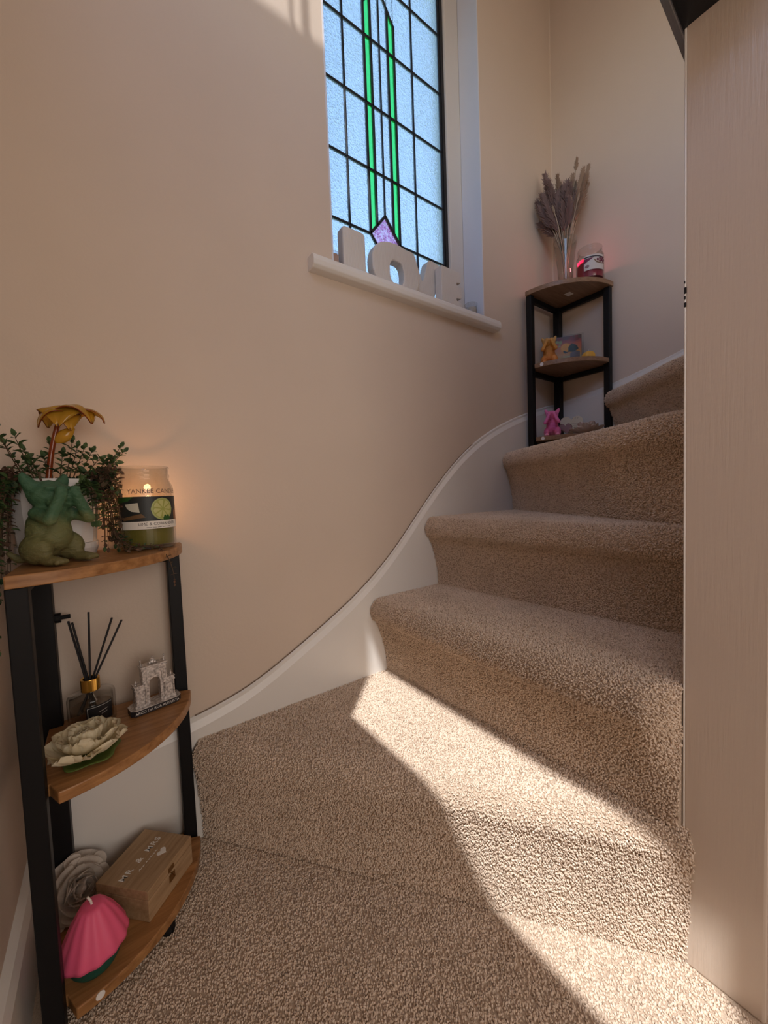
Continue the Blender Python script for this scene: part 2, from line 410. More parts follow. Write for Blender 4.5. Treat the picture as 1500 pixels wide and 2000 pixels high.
# ================================================================== WINDOW
win = bpy.data.objects.new('window_1', None); COL.objects.link(win); win.location = (.72, .09, WZ0); win['kind'] = 'structure'
def wl(bm): 
    for v in bm.verts: v.co -= Vector((.72, .09, WZ0))
    return bm
GX0, GX1, GZ0, GZ1, GY = .512, .960, 1.262, 2.36, .093
bm = B()
box(bm, WX0, GX0, .078, .15, WZ0, 2.42); box(bm, GX1+.012, WX1, .078, .15, WZ0, 2.42)
box(bm, GX0, GX1+.012, .078, .15, WZ0, GZ0); box(bm, GX0, GX1+.012, .078, .15, GZ1, 2.42)
obj('window_frame', wl(bm), m_frame, win, bevel=.006)
bm = B(); box(bm, GX1, GX1+.012, .086, .12, GZ0, GZ1); obj('gasket', wl(bm), m_gasket, win)
bm = B(); box(bm, WX1-.004, WX1, -.001, .078, WZ0, 2.42); box(bm, WX0, WX0+.004, -.001, .078, WZ0, 2.42); obj('sky_tinted_reveal', wl(bm), m_reveal_sky, win)
bm = B(); prism(bm, [(.09, 1.202), (-.024, 1.202), (-.031, 1.208), (-.032, 1.218), (-.030, 1.228), (-.024, 1.234), (.09, 1.234)], .411, 1.089, lambda y, z, x: (x, y, z))
# the board behind the nosing sits inside the opening
obj('windowsill', wl(bm), m_gloss, win, bevel=.002)
# obscured glass
def pane_mat(name, col, bs, bscale, rough=.32, pat=False):
    m = mat(name, col, rough, trans=1, ior=1.12, spec=.35)
    v = coords(m); n = N(m, 'ShaderNodeTexVoronoi'); n.inputs['Scale'].default_value = bscale; L(m, v, n.inputs['Vector'])
    n2 = noise_tex(m, v, bscale*.8, 2)
    a = N(m, 'ShaderNodeMath', operation='ADD'); L(m, n.outputs[0], a.inputs[0]); L(m, n2, a.inputs[1])
    bump(m, a.outputs[0], bs, .004)
    hi = ramp(m, a.outputs[0], [(.35, tuple(c*.80 for c in col)), (.95, col)]) if not pat else ramp(m, a.outputs[0], [(.45, tuple(c*.5 for c in col)), (.85, col), (1.0, (.85, .62, .75))])
    L(m, hi, bsdf(m).inputs['Base Color'])
    # obscured glass also scatters
    tr = N(m, 'ShaderNodeBsdfTranslucent'); L(m, hi, tr.inputs[0])
    mixs = N(m, 'ShaderNodeMixShader'); mixs.inputs[0].default_value = .35
    L(m, bsdf(m).outputs[0], mixs.inputs[1]); L(m, tr.outputs[0], mixs.inputs[2]); L(m, mixs.outputs[0], m.node_tree.nodes['Material Output'].inputs[0])
    return m
m_pane = pane_mat('obscured_glass', (.88, .925, 1.0), .9, 230)
m_green = pane_mat('green_glass', (.17, .95, .30), .3, 120)
m_pink = pane_mat('pink_glass', (.66, .20, .44), 1.0, 130, pat=True)
m_lead = mat('lead_came', (.018, .022, .03), .5, metal=.3)
XA, XB, XC, XCM, XD, XE, XF = .590, .6605, .684, .714, .745, .7685, .838
DZ, DW, DH = 1.428, .0545, .067
rows = [GZ0, 1.427, 1.608, 1.789, 1.970, 2.151, GZ1]
def clip(poly, a, b, c):        # keep a*x+b*z<=c
    out = []
    for i in range(len(poly)):
        p, q = poly[i], poly[(i+1) % len(poly)]
        dp, dq = a*p[0]+b*p[1]-c, a*q[0]+b*q[1]-c
        if dp <= 0: out.append(p)
        if dp*dq < 0: t = dp/(dp-dq); out.append((lerp(p[0], q[0], t), lerp(p[1], q[1], t)))
    return out
def rect(x0, x1, z0, z1): return [(x0, z0), (x1, z0), (x1, z1), (x0, z1)]
def pane(poly, m, th=.004):
    if len(poly) < 3: return
    ar = abs(sum(p[0]*q[1]-q[0]*p[1] for p, q in zip(poly, poly[1:]+poly[:1])))/2
    if ar < 2e-5: return
    bm = B(); prism(bm, poly, GY-th/2, GY+th/2, lambda x, z, y: (x, y, z)); obj('pane', wl(bm), m, win)
PK, PS = 2.135, 1.45      # apex height and slope of the pointed heads
for r0, r1 in zip(rows, rows[1:]):
    pane(rect(GX0, XA, r0, r1), m_pane); pane(rect(XF, GX1, r0, r1), m_pane)
    if r0 == GZ0:
        for sgn, x0, x1 in ((-1, XA, XCM), (1, XCM, XF)):
            q = rect(x0, x1, r0, r1)
            pane(clip(q, -sgn/DW, 1/DH, -1-sgn*XCM/DW+DZ/DH) if sgn < 0 else clip(q, -1/DW, 1/DH, -1-XCM/DW+DZ/DH), m_pane)
        continue
    pane(rect(XA, XB, r0, r1), m_pane); pane(rect(XE, XF, r0, r1), m_pane)
    for sgn, xo, xi in ((-1, XB, XC), (1, XE, XD)):
        lo, hi = min(xo, xi), max(xo, xi)
        head = (sgn*PS, 1, PK+sgn*PS*XCM)      # z <= PK - PS*|x-XCM|
        dia = (-sgn/DW, -1/DH, -1-sgn*XCM/DW-DZ/DH)
        g = clip(clip(rect(lo, hi, r0, r1), *head), *dia); pane(g, m_green)
        up = clip(rect(lo, hi, r0, r1), -head[0], -head[1], -head[2]); pane(up, m_pane)
        c0, c1 = (xi, XCM) if sgn < 0 else (XCM, xi)
        pane(clip(rect(c0, c1, r0, r1), *dia), m_pane)
pane([(XCM-DW, DZ), (XCM, DZ-DH), (XCM+DW, DZ), (XCM, DZ+DH)], m_pink)
def came(a, b, w, th=.009):
    a, b = Vector((a[0], a[1])), Vector((b[0], b[1])); d = (b-a).normalized()*w*.3; n = Vector((-d.y, d.x)).normalized()*w/2
    bm = B(); prism(bm, [tuple(a-d-n), tuple(b+d-n), tuple(b+d+n), tuple(a-d+n)], GY-th/2, GY+th/2, lambda x, z, y: (x, y, z)); obj('lead_came', wl(bm), m_lead, win, bevel=.0012, seg=1)
for z in rows[1:-1]:
    if abs(z-DZ) < .01: came((GX0, z), (XCM-DW, z), .0062); came((XCM+DW, z), (GX1, z), .0062)
    else: came((GX0, z), (GX1, z), .0062)
for x in (XA, XF): came((x, GZ0), (x, GZ1), .0056)
def hz(x): return PK-PS*abs(x-XCM)
def dz_(x): return DZ+DH*(1-abs(x-XCM)/DW)
for x, w in ((XB, .0075), (XC, .0075), (XD, .0075), (XE, .0075)): came((x, dz_(x)), (x, hz(x)), w)
came((XCM, DZ+DH), (XCM, GZ1), .0048); came((XCM, GZ0), (XCM, DZ-DH), .0056)
for sgn in (-1, 1):
    xo = XB if sgn < 0 else XE
    came((xo, hz(xo)), (XCM, PK), .0062)
    came((XCM+sgn*DW, DZ), (XCM, DZ+DH), .0075); came((XCM+sgn*DW, DZ), (XCM, DZ-DH), .0075)
came((GX0, GZ0), (GX0, GZ1), .006); came((GX1-.003, GZ0), (GX1-.003, GZ1), .010)

# ================================================================== CORNER SHELVES
def post_bm(cx, cy, w, z0, z1): return box(B(), cx-w/2, cx+w/2, cy-w/2, cy+w/2, z0, z1)
def corner_shelf(label, loc, sgn, s, tiers, m_w, th, legw, stick):
    """corner at loc; one arm along sgn*x, the other along -y"""
    t = thing('corner_shelf', label, 'shelf', loc, 0, 'black and wood corner shelves')
    top = tiers[-1]
    w = legw
    bm = B(); box(bm, -w*.6, w*.6, -w*.6, w*.6, 0, top-.0005) 
    obj('leg', bm, m_black, t, bevel=.0015)
    obj('leg', post_bm(sgn*s, 0, w, 0, top-.0005), m_black, t, bevel=.0015)
    obj('leg', post_bm(0, -s, w, 0, top-.0005), m_black, t, bevel=.0015)
    for i, z in enumerate(tiers):
        last = i == len(tiers)-1
        rr = s+w/2+.006 if last else s-w/2-.001
        rad_ = s+w/2+.004
        n = 28
        poly = []
        if last: poly = [(-sgn*.009, .009)]
        else: poly = [(sgn*(w*.6+.001), 0.004), (sgn*(w*.6+.001), -(w*.6+.001)), (-sgn*.004, -(w*.6+.001))]
        if last:
            for k in range(n+1):
                a = k/n*PI/2; poly.append((-sgn*.009+sgn*math.sin(PI/2-a)*(rr+.009), .009-math.cos(PI/2-a)*(rr+.009)))
            poly = [poly[0]]+[p for p in poly[1:]]
        else:
            a0 = [(-sgn*.004, -rr)]
            arc = [(sgn*math.sin(k/n*PI/2)*rad_, -math.cos(k/n*PI/2)*rad_) for k in range(n+1)]
            arc = [p for p in arc if abs(p[0]) > w/2+.001 and abs(p[1]) > w/2+.001]
            poly = poly+a0+[(sgn*(w/2+.0012), -rr)]+arc+[(sgn*rr, -(w/2+.0012)), (sgn*rr, .004)]
        bm = B(); prism(bm, poly, z, z+th); obj('shelf_board', bm, m_w, t, bevel=.0015)
        for q in range(2):
            bm = B()
            if q == 0: a, b = sorted((sgn*w*.6, sgn*(s-w/2))); box(bm, a, b, -.004, .010, z-.017, z-.0006)
            else: box(bm, *sorted((-sgn*.010, sgn*.004)), -(s-w/2), -w*.6, z-.017, z-.0006)
            obj('rail', bm, m_black, t, bevel=.001)
    for kind, p in stick:
        bm = B()
        if kind == 'dot':       # round sticker on the curved edge
            a, z, r = p; rad_ = s+w/2+.0046
            c = [bm.verts.new((sgn*math.sin(a+r*math.cos(k)/rad_)*rad_, -math.cos(a+r*math.cos(k)/rad_)*rad_, z+r*math.sin(k))) for k in [2*PI*i/16 for i in range(16)]]
            bm.faces.new(c)
            o = solid(obj('sticker', bm, m_sticker, t), .0008)
        elif kind == 'under':
            x, y, z = p; box(bm, x-.013, x+.013, y-.010, y+.010, z-.0008, z-.0001); obj('sticker', bm, m_sticker, t)
        elif kind == 'flat':
            x, y, z = p; lathe(bm, [(0, z+.0001), (.007, z+.0001), (.007, z+.0012), (0, z+.0012)], 16, (x, y)); obj('sticker', bm, m_sticker, t)
        elif kind == 'knob':
            x, y, z = p; tube(bm, [(x, y, z), (x+.008, y, z), (x+.0081, y, z), (x+.02, y, z)], [.008, .008, .0035, .0035], 12); obj('knob', bm, m_black, t)
        elif kind == 'foot':
            x, y, z = p; lathe(bm, [(0, .001), (.010, .001), (.011, .006), (.008, .019), (0, .019)], 16, (x, y)); obj('foot', bm, m_black, t)
    return t
LT, RTT = [.0203, .3084, .5842], [.0342, .2892, .5484]
TH = .0155
corner_shelf('black-framed corner shelf with warm wooden boards standing on the floor by the lowest step', (-.0942, -.0255, 0), 1, .1853, LT, m_wood, TH, .021,
             [('knob', (.012, .004, .495)), ('dot', (.235, LT[0]+.010, .0052)), ('foot', (.13, -.135, 0))])
corner_shelf('black-framed corner shelf with brown boards standing in the corner up the stairs', (1.4345, -.0307, 4*R+.006), -1, .1800, RTT, m_wood2, TH, .0205,
             [('under', (-.075, -.085, RTT[2])), ('dot', (1.33, RTT[1]+.008, .006)), ('dot', (1.33, RTT[0]+.008, .006))])
ZT = [a+TH for a in LT]; ZR = [4*R+.006+a+TH for a in RTT]

# ================================================================== LETTERS AND TEALIGHTS ON THE SILL
def rounded(poly, r=.010, n=5):
    out = []; k = len(poly)
    for i in range(k):
        p, a, b = Vector(poly[i]), Vector(poly[i-1]), Vector(poly[(i+1) % k])
        da, db = (a-p), (b-p); rr = min(r, da.length*.45, db.length*.45)
        s_, e_ = p+da.normalized()*rr, p+db.normalized()*rr
        for j in range(n+1):
            t = j/n; q = (1-t)**2*s_+2*t*(1-t)*p+t*t*e_; out.append((q.x, q.y))
    return out
def letter(ch, label, poly, x, y, hole=None, th=.028):
    bm = B(); fn = lambda a, b, d: (a, d, b)
    if hole:
        n = len(poly)
        fr = [[bm.verts.new(fn(*p, d)) for p in q] for d in (0, th) for q in (poly, hole)]
        o0, h0, o1, h1 = fr
        for i in range(n):
            j = (i+1) % n
            bm.faces.new((o0[i], o0[j], h0[j], h0[i])); bm.faces.new((o1[i], h1[i], h1[j], o1[j]))
            bm.faces.new((o0[i], o1[i], o1[j], o0[j])); bm.faces.new((h0[i], h0[j], h1[j], h1[i]))
    else: prism(bm, poly, 0, th, fn)
    o = obj('letter_ornament', bm, m_letter, None, loc=(x, y, WZ0+.0005), bevel=.004, seg=3)
    return tag(o, label, 'letter', 'white ribbed letters on the windowsill')
HL = .126
letter('L', 'white ribbed letter L at the start of the word on the windowsill', rounded([(0, 0), (.082, 0), (.082, .028), (.069, .030), (.069, HL), (0, HL)], .012), .520, .018)
no = 48
letter('O', 'white ribbed letter O with an oval hole on the windowsill',
       [(.084+.084*math.copysign(abs(math.cos(2*PI*i/no))**.85, math.cos(2*PI*i/no)), .068+.068*math.copysign(abs(math.sin(2*PI*i/no))**.85, math.sin(2*PI*i/no))) for i in range(no)], .610, .018,
       [(.084+.0245*math.copysign(abs(math.cos(2*PI*i/no))**.7, math.cos(2*PI*i/no)), .058+.031*math.copysign(abs(math.sin(2*PI*i/no))**.7, math.sin(2*PI*i/no))) for i in range(no)])
letter('V', 'white ribbed letter V half hidden between the O and the E on the windowsill', rounded([(.064, 0), (.122, 0), (.186, .150), (.122, .158), (.094, .078), (.062, .158), (0, .150)], .014), .722, .049)
letter('E', 'white ribbed letter E at the end of the word on the windowsill', rounded([(0, 0), (.088, 0), (.088, .040), (.066, .044), (.066, .050), (.090, .053), (.090, .088), (.068, .092), (.068, .098), (.088, .101), (.086, .134), (0, .134)], .006, 4), .866, .018)
def tealight(label, x, y, r, h, col, wh):
    t = thing('tealight_candle', label, 'candle', (x, y, WZ0+.0005), 0)
    bm = B(); lathe(bm, [(0, 0), (r*.8, 0), (r, h), (r-.0015, h), (r*.8-.001, .002), (0, .002)], 32); obj('glass_cup', bm, m_glass, t, smooth=True)
    bm = B(); lathe(bm, [(0, .0025), (r*.74, .0025), (r*.80, wh), (0, wh)], 28); obj('wax', bm, mat('tealight_wax', col, .5, sub=.3), t)
    bm = B(); tube(bm, [(0, 0, wh), (0, 0, wh+.007)], .0008, 6); obj('wick', bm, m_wick, t); return t
tealight('small pinkish tealight in clear glass left of the letter L', .497, .032, .019, .050, (.80, .55, .50), .046)
tealight('small clear glass tealight at the far end of the windowsill beyond the letter E', 1.012, .030, .021, .056, (.80, .74, .68), .042)

# ================================================================== PLANT POT ON THE LEFT SHELF
def bez(a, b, c, n=8):
    a, b, c = Vector(a), Vector(b), Vector(c)
    return [(1-t)**2*a+2*t*(1-t)*b+t*t*c for t in [i/n for i in range(n+1)]]
m_leaf = mat('dark_green_leaf', (.045, .085, .03), .5); colvar(m_leaf, coords(m_leaf), 60, (.02, .05, .018), (.085, .14, .045))
m_leaf2 = mat('dry_brown_leaf', (.10, .055, .04), .7); colvar(m_leaf2, coords(m_leaf2), 60, (.055, .045, .02), (.15, .075, .05))
m_stem = mat('plant_stem', (.09, .055, .03), .7)
rnd = random.Random(11)
def leaf(bm, p, d, up, ln, wd):
    d = d.normalized(); s_ = d.cross(up)
    if s_.length < 1e-4: s_ = d.orthogonal()
    s_.normalize(); n_ = s_.cross(d)
    pts = [p, p+d*ln*.35+s_*wd/2+n_*wd*.18, p+d*ln*.75+s_*wd*.36+n_*wd*.1, p+d*ln-n_*wd*.25, p+d*ln*.75-s_*wd*.36+n_*wd*.1, p+d*ln*.35-s_*wd/2+n_*wd*.18, p+d*ln*.5]
    v = [bm.verts.new(q) for q in pts]
    for a, b in ((0, 1), (1, 2), (2, 3), (3, 4), (4, 5), (5, 0)): bm.faces.new((v[a], v[b], v[6]))
def sprig(parent, a, b, c, n, size, ml, org):
    org = Vector(org); pts = [p-org for p in bez(a, b, c, 9)]
    bm = B(); tube(bm, pts, [.0010-.0006*i/9 for i in range(10)], 5); st = obj('stem', bm, m_stem, parent)
    bm = B()
    for k in range(n):
        t = (k+.6)/n; i = min(int(t*9), 8); p = pts[i].lerp(pts[i+1], t*9-i); ax = (pts[i+1]-pts[i]).normalized()
        a0 = k*1.9+rnd.random()
        for h in range(2):
            an = a0+h*PI; o1 = ax.orthogonal().normalized(); o2 = ax.cross(o1)
            d = (o1*math.cos(an)+o2*math.sin(an))*.9+ax*.35+Vector((0, 0, .25)); ln = size*(.7+.6*rnd.random())*(1-.35*t)
            leaf(bm, p, d, Vector((rnd.uniform(-.4, .4), rnd.uniform(-.4, .4), 1)), ln, ln*.55)
    leaf(bm, pts[-1], pts[-1]-pts[-2], Vector((.2, -1, .3)), size*.7, size*.4)
    obj('leaves', bm, ml, st, kind='stuff')
PX, PY = -.066, -.064
org = (PX, PY, ZT[2]+.0005)
plant = thing('potted_plant', 'white pot of small-leaved trailing plant behind the green dog candle', 'plant', org)
bm = B(); lathe(bm, [(0, .001), (.046, .001), (.050, .012), (.0495, .020), (0, .020)], 40); obj('saucer', bm, m_white, plant, smooth=False)
bm = B(); lathe(bm, [(0, .0205), (.0475, .0205), (.0525, .070), (.053, .118), (.0505, .118), (.048, .100), (0, .100)], 14); obj('pot', bm, m_white, plant)
bm = B(); lathe(bm, [(0, .106), (.0475, .104), (.0475, .101), (0, .101)], 24); obj('soil', bm, m_soil, plant)
z0 = ZT[2]
top = z0+.105
up = [(-.118, -.105, .790), (-.112, -.095, .768), (-.100, -.100, .778), (-.095, -.08, .762), (-.088, -.09, .748), (-.074, -.07, .752), (-.068, -.055, .776), (-.052, -.07, .758), (-.040, -.06, .779), (-.034, -.062, .770), (-.026, -.06, .768), (-.016, -.058, .764), (-.006, -.06, .752), (.008, -.062, .752), (.022, -.062, .772), (.026, -.060, .764), (.014, -.07, .745)]
for i, c in enumerate(up):
    a = (PX+(c[0]-PX)*.45, PY+(c[1]-PY)*.4, top)
    sprig(plant, a, ((a[0]+c[0])/2+.3*(c[0]-a[0]), (a[1]+c[1])/2, top+.03+.3*(c[2]-top)), c, 6, .0165, m_leaf, org)
rim = z0+.12
for i in range(56):     # bushy tail hanging over the right of the pot, towards the jar
    x = rnd.uniform(-.012, .017); y = rnd.uniform(-.105, -.055); zz = rnd.choice((.612, .62, .635, .655, .68, .70, .72))
    sprig(plant, (PX+.036, PY-.012, rim-.012), (x*.5+.004, y, rim+.035-rnd.random()*.03), (x, y, zz+rnd.uniform(-.01, .015)), 10, .0135, m_leaf if rnd.random() < .5 else m_leaf2, org)
for i in range(7):      # stray stalks lying on the board in front of the jar
    x = rnd.uniform(.015, .06); y = rnd.uniform(-.126, -.108)
    sprig(plant, (.0, -.085, z0+.05), (.01, y, z0+.012), (x, y, z0+.006), 8, .009, m_leaf if i % 2 else m_leaf2, org)
for i in range(44):     # dry tail falling over the left edge
    x = rnd.uniform(-.129, -.112); y = rnd.uniform(-.16, -.085); zz = rnd.choice((.50, .54, .57, .60, .63, .66, .69, .71))
    if zz < .6: y = rnd.uniform(-.20, -.16); x = rnd.uniform(-.129, -.116)
    sprig(plant, (PX-.034, PY-.02, rim-.012), (x+.006, y, rim+.04-rnd.random()*.03), (x, y, zz+rnd.uniform(-.012, .012)), 10, .013, m_leaf2 if rnd.random() < .6 else m_leaf, org)
for i in range(10):      # leaves in front of the pot
    x = -.020+.010*rnd.random(); zz = rnd.choice((.655, .665, .685, .70))
    sprig(plant, (PX+.03, PY-.036, rim-.014), (x+.004, -.125, rim), (x, -.122, zz), 6, .0155, m_leaf, org)
sprig(plant, (.062, -.118, z0+.008), (.078, -.155, z0-.01), (.080, -.135, z0-.055), 7, .009, m_leaf2, org)
sprig(plant, (.03, -.115, z0+.007), (.045, -.122, z0+.009), (.062, -.118, z0+.008), 4, .009, m_leaf2, org)

# amber glass rose stuck in the pot
m_amber = mat('amber_glass', (.90, .50, .05), .10, trans=.55, ior=1.35, spec=.8)
m_amber_d = mat('dark_amber_glass', (.30, .055, .012), .15, trans=.35, ior=1.4, spec=.8)
gr = thing('glass_rose', 'amber glass rose with drooping petals standing in the plant pot', 'ornament', (-.072, -.068, z0+.108))
def rel(p, o=(-.072, -.068, 0)): return Vector((p[0]-o[0], p[1]-o[1], p[2]-z0-.108))
spts = [rel(q) for q in bez((-.072, -.068, z0+.110), (-.066, -.068, .775), (-.0485, -.066, .824), 12)]
bm = B(); tube(bm, spts, [.0042-.0012*i/12 for i in range(13)], 10); obj('stem', bm, m_amber_d, gr, smooth=True)
headp = spts[-1]
def drape(name, ang, ln, wd, droop, th=.0016, flip=0, lift=.25):
    def fn(u, v):
        a = (v-.5)*2; w = wd*math.sin(PI*min(1, (.12+.88*u))**.75)*(1 if u < .99 else .05)+.0015
        r = ln*math.sin(u*PI*.5*.95); z = ln*lift*math.sin(u*PI)*.9-droop*u**1.8
        x, y = r, a*w; z -= .35*abs(a)**2*w*(1.2-u)-.0025*math.sin(a*7+u*5)*u
        c, s_ = math.cos(ang), math.sin(ang)
        return headp+Vector((x*c-y*s_, x*s_+y*c, z+.004))
    bm = B(); sheet(bm, fn, 14, 10); o = solid(obj(name, bm, [m_amber, m_amber_d], gr, smooth=True), th); o.modifiers[0].material_offset_rim = 1; return o
drape('petal', rad(-28), .040, .030, .022); drape('petal', rad(196), .030, .026, .030, lift=.1); drape('petal', rad(-100), .026, .026, .030)
drape('petal', rad(70), .026, .024, .022); drape('petal', rad(140), .026, .022, .026); drape('petal', rad(-8), .052, .016, .018, lift=.10); drape('petal', rad(-65), .020, .018, .034, lift=.05)
bm = B(); ell(bm, headp+Vector((0, 0, .002)), (.008, .008, .006)); obj('calyx', bm, m_amber_d, gr, smooth=True)
lb = spts[7]
def lf(u, v):
    a = (v-.5)*2; w = .0085*math.sin(PI*min(.98, .08+u*.9)); d = Vector((.80, -.1, .55)).normalized(); n_ = Vector((-.5, 0, .86))
    return lb+Vector((.001, 0, -.004))+d*(u*.030)+n_*a*w+Vector((0, -.002-.004*math.sin(PI*u)*(1-a*a), .004*u*u))
bm = B(); sheet(bm, lf, 10, 6); solid(obj('leaf', bm, m_amber, gr, smooth=True), .0018)

# ================================================================== DOG CANDLES
def dog_mesh():
    bm = B()
    ell(bm, (0, .03, .34), (.205, .19, .30)); ell(bm, (0, -.02, .50), (.185, .16, .2)); ell(bm, (0, -.10, .33), (.14, .1, .2))
    for s_ in (-1, 1):
        ell(bm, (s_*.165, -.01, .17), (.115, .19, .165)); ell(bm, (s_*.165, -.20, .05), (.082, .15, .052))
        for k in (-1, 0, 1): ell(bm, (s_*.165+k*.045, -.325, .042), (.027, .04, .036))
        capsule(bm, (s_*.135, .02, .81), (s_*.195, .03, .90), .080, .052, 6)
        ell(bm, (s_*.205, .03, .925), (.045, .032, .05))
        capsule(bm, (s_*.165, -.05, .54), (s_*.205, -.27, .47), .072, .062); capsule(bm, (s_*.205, -.27, .47), (s_*.075, -.275, .73), .064, .056)
        ell(bm, (s_*.07, -.265, .765), (.062, .055, .055))
        for k in (-1, 0, 1): ell(bm, (s_*.07+k*.036, -.285, .805), (.02, .022, .028))
        ell(bm, (s_*.075, -.17, .645), (.07, .07, .055))          # jowls
        ell(bm, (s_*.09, -.16, .80), (.06, .04, .03))             # brow folds
    ell(bm, (0, -.02, .735), (.21, .175, .16)); ell(bm, (0, -.13, .70), (.115, .10, .09)); ell(bm, (0, -.225, .69), (.04, .03, .03))
    capsule(bm, (0, .19, .07), (-.10, .33, .05), .055, .045); capsule(bm, (-.10, .33, .05), (-.17, .36, .13), .045, .03)
    me = bpy.data.meshes.new('dog_body'); bm.to_mesh(me); bm.free(); return me
DOG = dog_mesh()
def dog_mat(name, stops, sub=.25):
    m = mat(name, stops[-1][1], .55, sub=sub)
    sx = N(m, 'ShaderNodeSeparateXYZ'); L(m, coords(m), sx.inputs[0])
    a = N(m, 'ShaderNodeMath', operation='MULTIPLY_ADD'); a.inputs[1].default_value = .35; L(m, noise_tex(m, coords(m), 7, 4), a.inputs[0])
    b = N(m, 'ShaderNodeMath', operation='SUBTRACT'); b.inputs[1].default_value = .17; L(m, sx.outputs[2], a.inputs[2]); L(m, a.outputs[0], b.inputs[0])
    L(m, ramp(m, b.outputs[0], stops), bsdf(m).inputs['Base Color'])
    bump(m, noise_tex(m, coords(m, (1, 1, 2.2)), 14, 4), .3, .02); return m
def dog(label, loc, rz, h, m):
    t = thing('dog_candle', label, 'candle', loc, rz, 'dog-shaped candles covering their eyes')
    me = DOG.copy(); me.materials.append(m); o = bpy.data.objects.new('body', me); COL.objects.link(o); o.parent = t; o.scale = (h, h, h)
    voxel(o, .019, 3)
    bm = B(); tube(bm, [(0, .01, .89*h), (0, .012, .93*h), (.004*h, .012, .985*h)], .012*h, 6); obj('wick', bm, m_wick if h < .12 else m_stem, t)
    return t
dog('green and brown dog candle covering its eyes in front of the white plant pot', (-.066, -.143, ZT[2]+.0004), rad(42), .128,
    dog_mat('green_wax', [(.10, (.17, .15, .06)), (.42, (.17, .19, .075)), (.58, (.06, .14, .07)), (.9, (.045, .13, .07))]))
dog('orange dog candle covering its eyes on the middle shelf of the upstairs corner unit', (1.305, -.070, ZR[1]+.0004), rad(-58), .104, dog_mat('orange_wax', [(.1, (.75, .27, .07)), (.6, (.62, .30, .06)), (1, (.62, .38, .14))]))
dog('bright pink dog candle covering its eyes on the lowest shelf upstairs', (1.305, -.078, ZR[0]+.0004), rad(-62), .104, dog_mat('pink_wax', [(.02, (.85, .36, .50)), (.25, (.74, .15, .42)), (1, (.86, .24, .55))]))

# ================================================================== JAR CANDLES
def cyl(a0, r): return lambda s_, z, d=0: ((r+d)*math.cos(a0+s_/r), (r+d)*math.sin(a0+s_/r), z)
def patch(bm, poly, fn, d, n=None):       # flat print wrapped round the jar: fan of thin strips
    xs = sorted(set([p[0] for p in poly])); lo, hi = xs[0], xs[-1]; k = n or max(2, int((hi-lo)/.002)); prev = None
    for i in range(k+1):
        x = lerp(lo, hi, i/k); x = min(max(x, lo+1e-6), hi-1e-6); zs = []
        for a, b in zip(poly, poly[1:]+poly[:1]):
            if (a[0]-x)*(b[0]-x) <= 0 and abs(a[0]-b[0]) > 1e-9: zs.append(lerp(a[1], b[1], (x-a[0])/(b[0]-a[0])))
        if len(zs) < 2: continue
        cur = (bm.verts.new(fn(x, min(zs), d)), bm.verts.new(fn(x, max(zs), d)))
        if prev and (cur[1].co-cur[0].co).length+(prev[1].co-prev[0].co).length > 1e-5: bm.faces.new((prev[0], cur[0], cur[1], prev[1]))
        prev = cur
    return bm
def disc(cx, cz, rx, rz=None, n=24): return [(cx+rx*math.cos(2*PI*i/n+.01), cz+(rz or rx)*math.sin(2*PI*i/n+.01)) for i in range(n)]
def jar(label, loc, r, h, wax_col, wax_h, wall):
    t = thing('jar_candle', label, 'candle', loc, 0, 'lit jar candles')
    nk = r*.86
    prof = [(0, .0005), (r*.93, .0005), (r, .006), (r, h*.70), (r*.985, h*.755), (nk*1.01, h*.83), (nk, h*.86), (nk*1.03, h*.875), (nk*1.03, h*.90), (nk, h*.915), (nk, h*.97), (nk*1.04, h*.985), (nk*1.02, h), (nk*.95, h), (nk*.94, h*.86), (r*.93, h*.75), (r-.0028, h*.69), (r-.0028, .007), (r*.9, .004), (0, .004)]
    bm = B(); lathe(bm, prof, 56); obj('glass_jar', bm, m_glass, t, smooth=True)
    mw = mat('candle_wax', wax_col, .35, sub=.4, trans=.12)
    ri = r-.0034
    bm = B()
    if wall: lathe(bm, [(0, .0075), (ri, .0075), (ri, wax_h+wall), (ri-.0012, wax_h+wall), (ri-.003, wax_h), (0, wax_h)], 48)
    else: lathe(bm, [(0, .0075), (ri, .0075), (ri, wax_h), (0, wax_h)], 48)
    obj('wax', bm, mw, t, smooth=False)
    return t
JX, JY = .053, -.060
jr, jh = .0425, .139
j1 = jar('tall lit jar candle of green wax with a lime picture label on the left shelf', (JX, JY, ZT[2]+.0004), jr, jh, (.30, .27, .055), .046, 0)
bm = B(); tube(bm, [(-.004, 0, .046), (-.004, 0, .056)], .001, 6); obj('wick', bm, m_text_dark, j1)
bm = B(); lathe(bm, [(0, .055), (.003, .060), (.0026, .067), (.0008, .076), (0, .080)], 12, (-.004, 0)); obj('flame', bm, m_flame, j1, smooth=True)
def candle_light(name, loc, power, col, r=.006):
    l = bpy.data.lights.new(name, 'POINT'); l.energy = power; l.color = col; l.shadow_soft_size = r
    o = bpy.data.objects.new(name, l); COL.objects.link(o); o.location = loc
candle_light('candle_glow', (JX-.004, JY, ZT[2]+.084), .22, (1, .48, .2))
cf = cyl(rad(-88), jr); LB, LTp = .038, .088
mm = lambda n, c, r=.45: mat(n, c, r)
bm = B(); patch(bm, [(-.050, LB), (.058, LB), (.058, LTp), (-.050, LTp)], cf, .0004); m_lab = mm('label_dark', (.018, .022, .022))
lb_ = obj('label', bm, m_lab, j1, smooth=True)
def lab(name, polys, col, d, par):
    m = mm(name, col)
    for p in polys: obj(name, patch(B(), p, cf, d), m, par, smooth=True)
lab('label_print', [disc(.020, .067, .0185)], (.42, .47, .17), .0007, lb_)
lab('label_print', [disc(.020, .067, .0162)], (.38, .40, .10), .0009, lb_)
seg_ = []
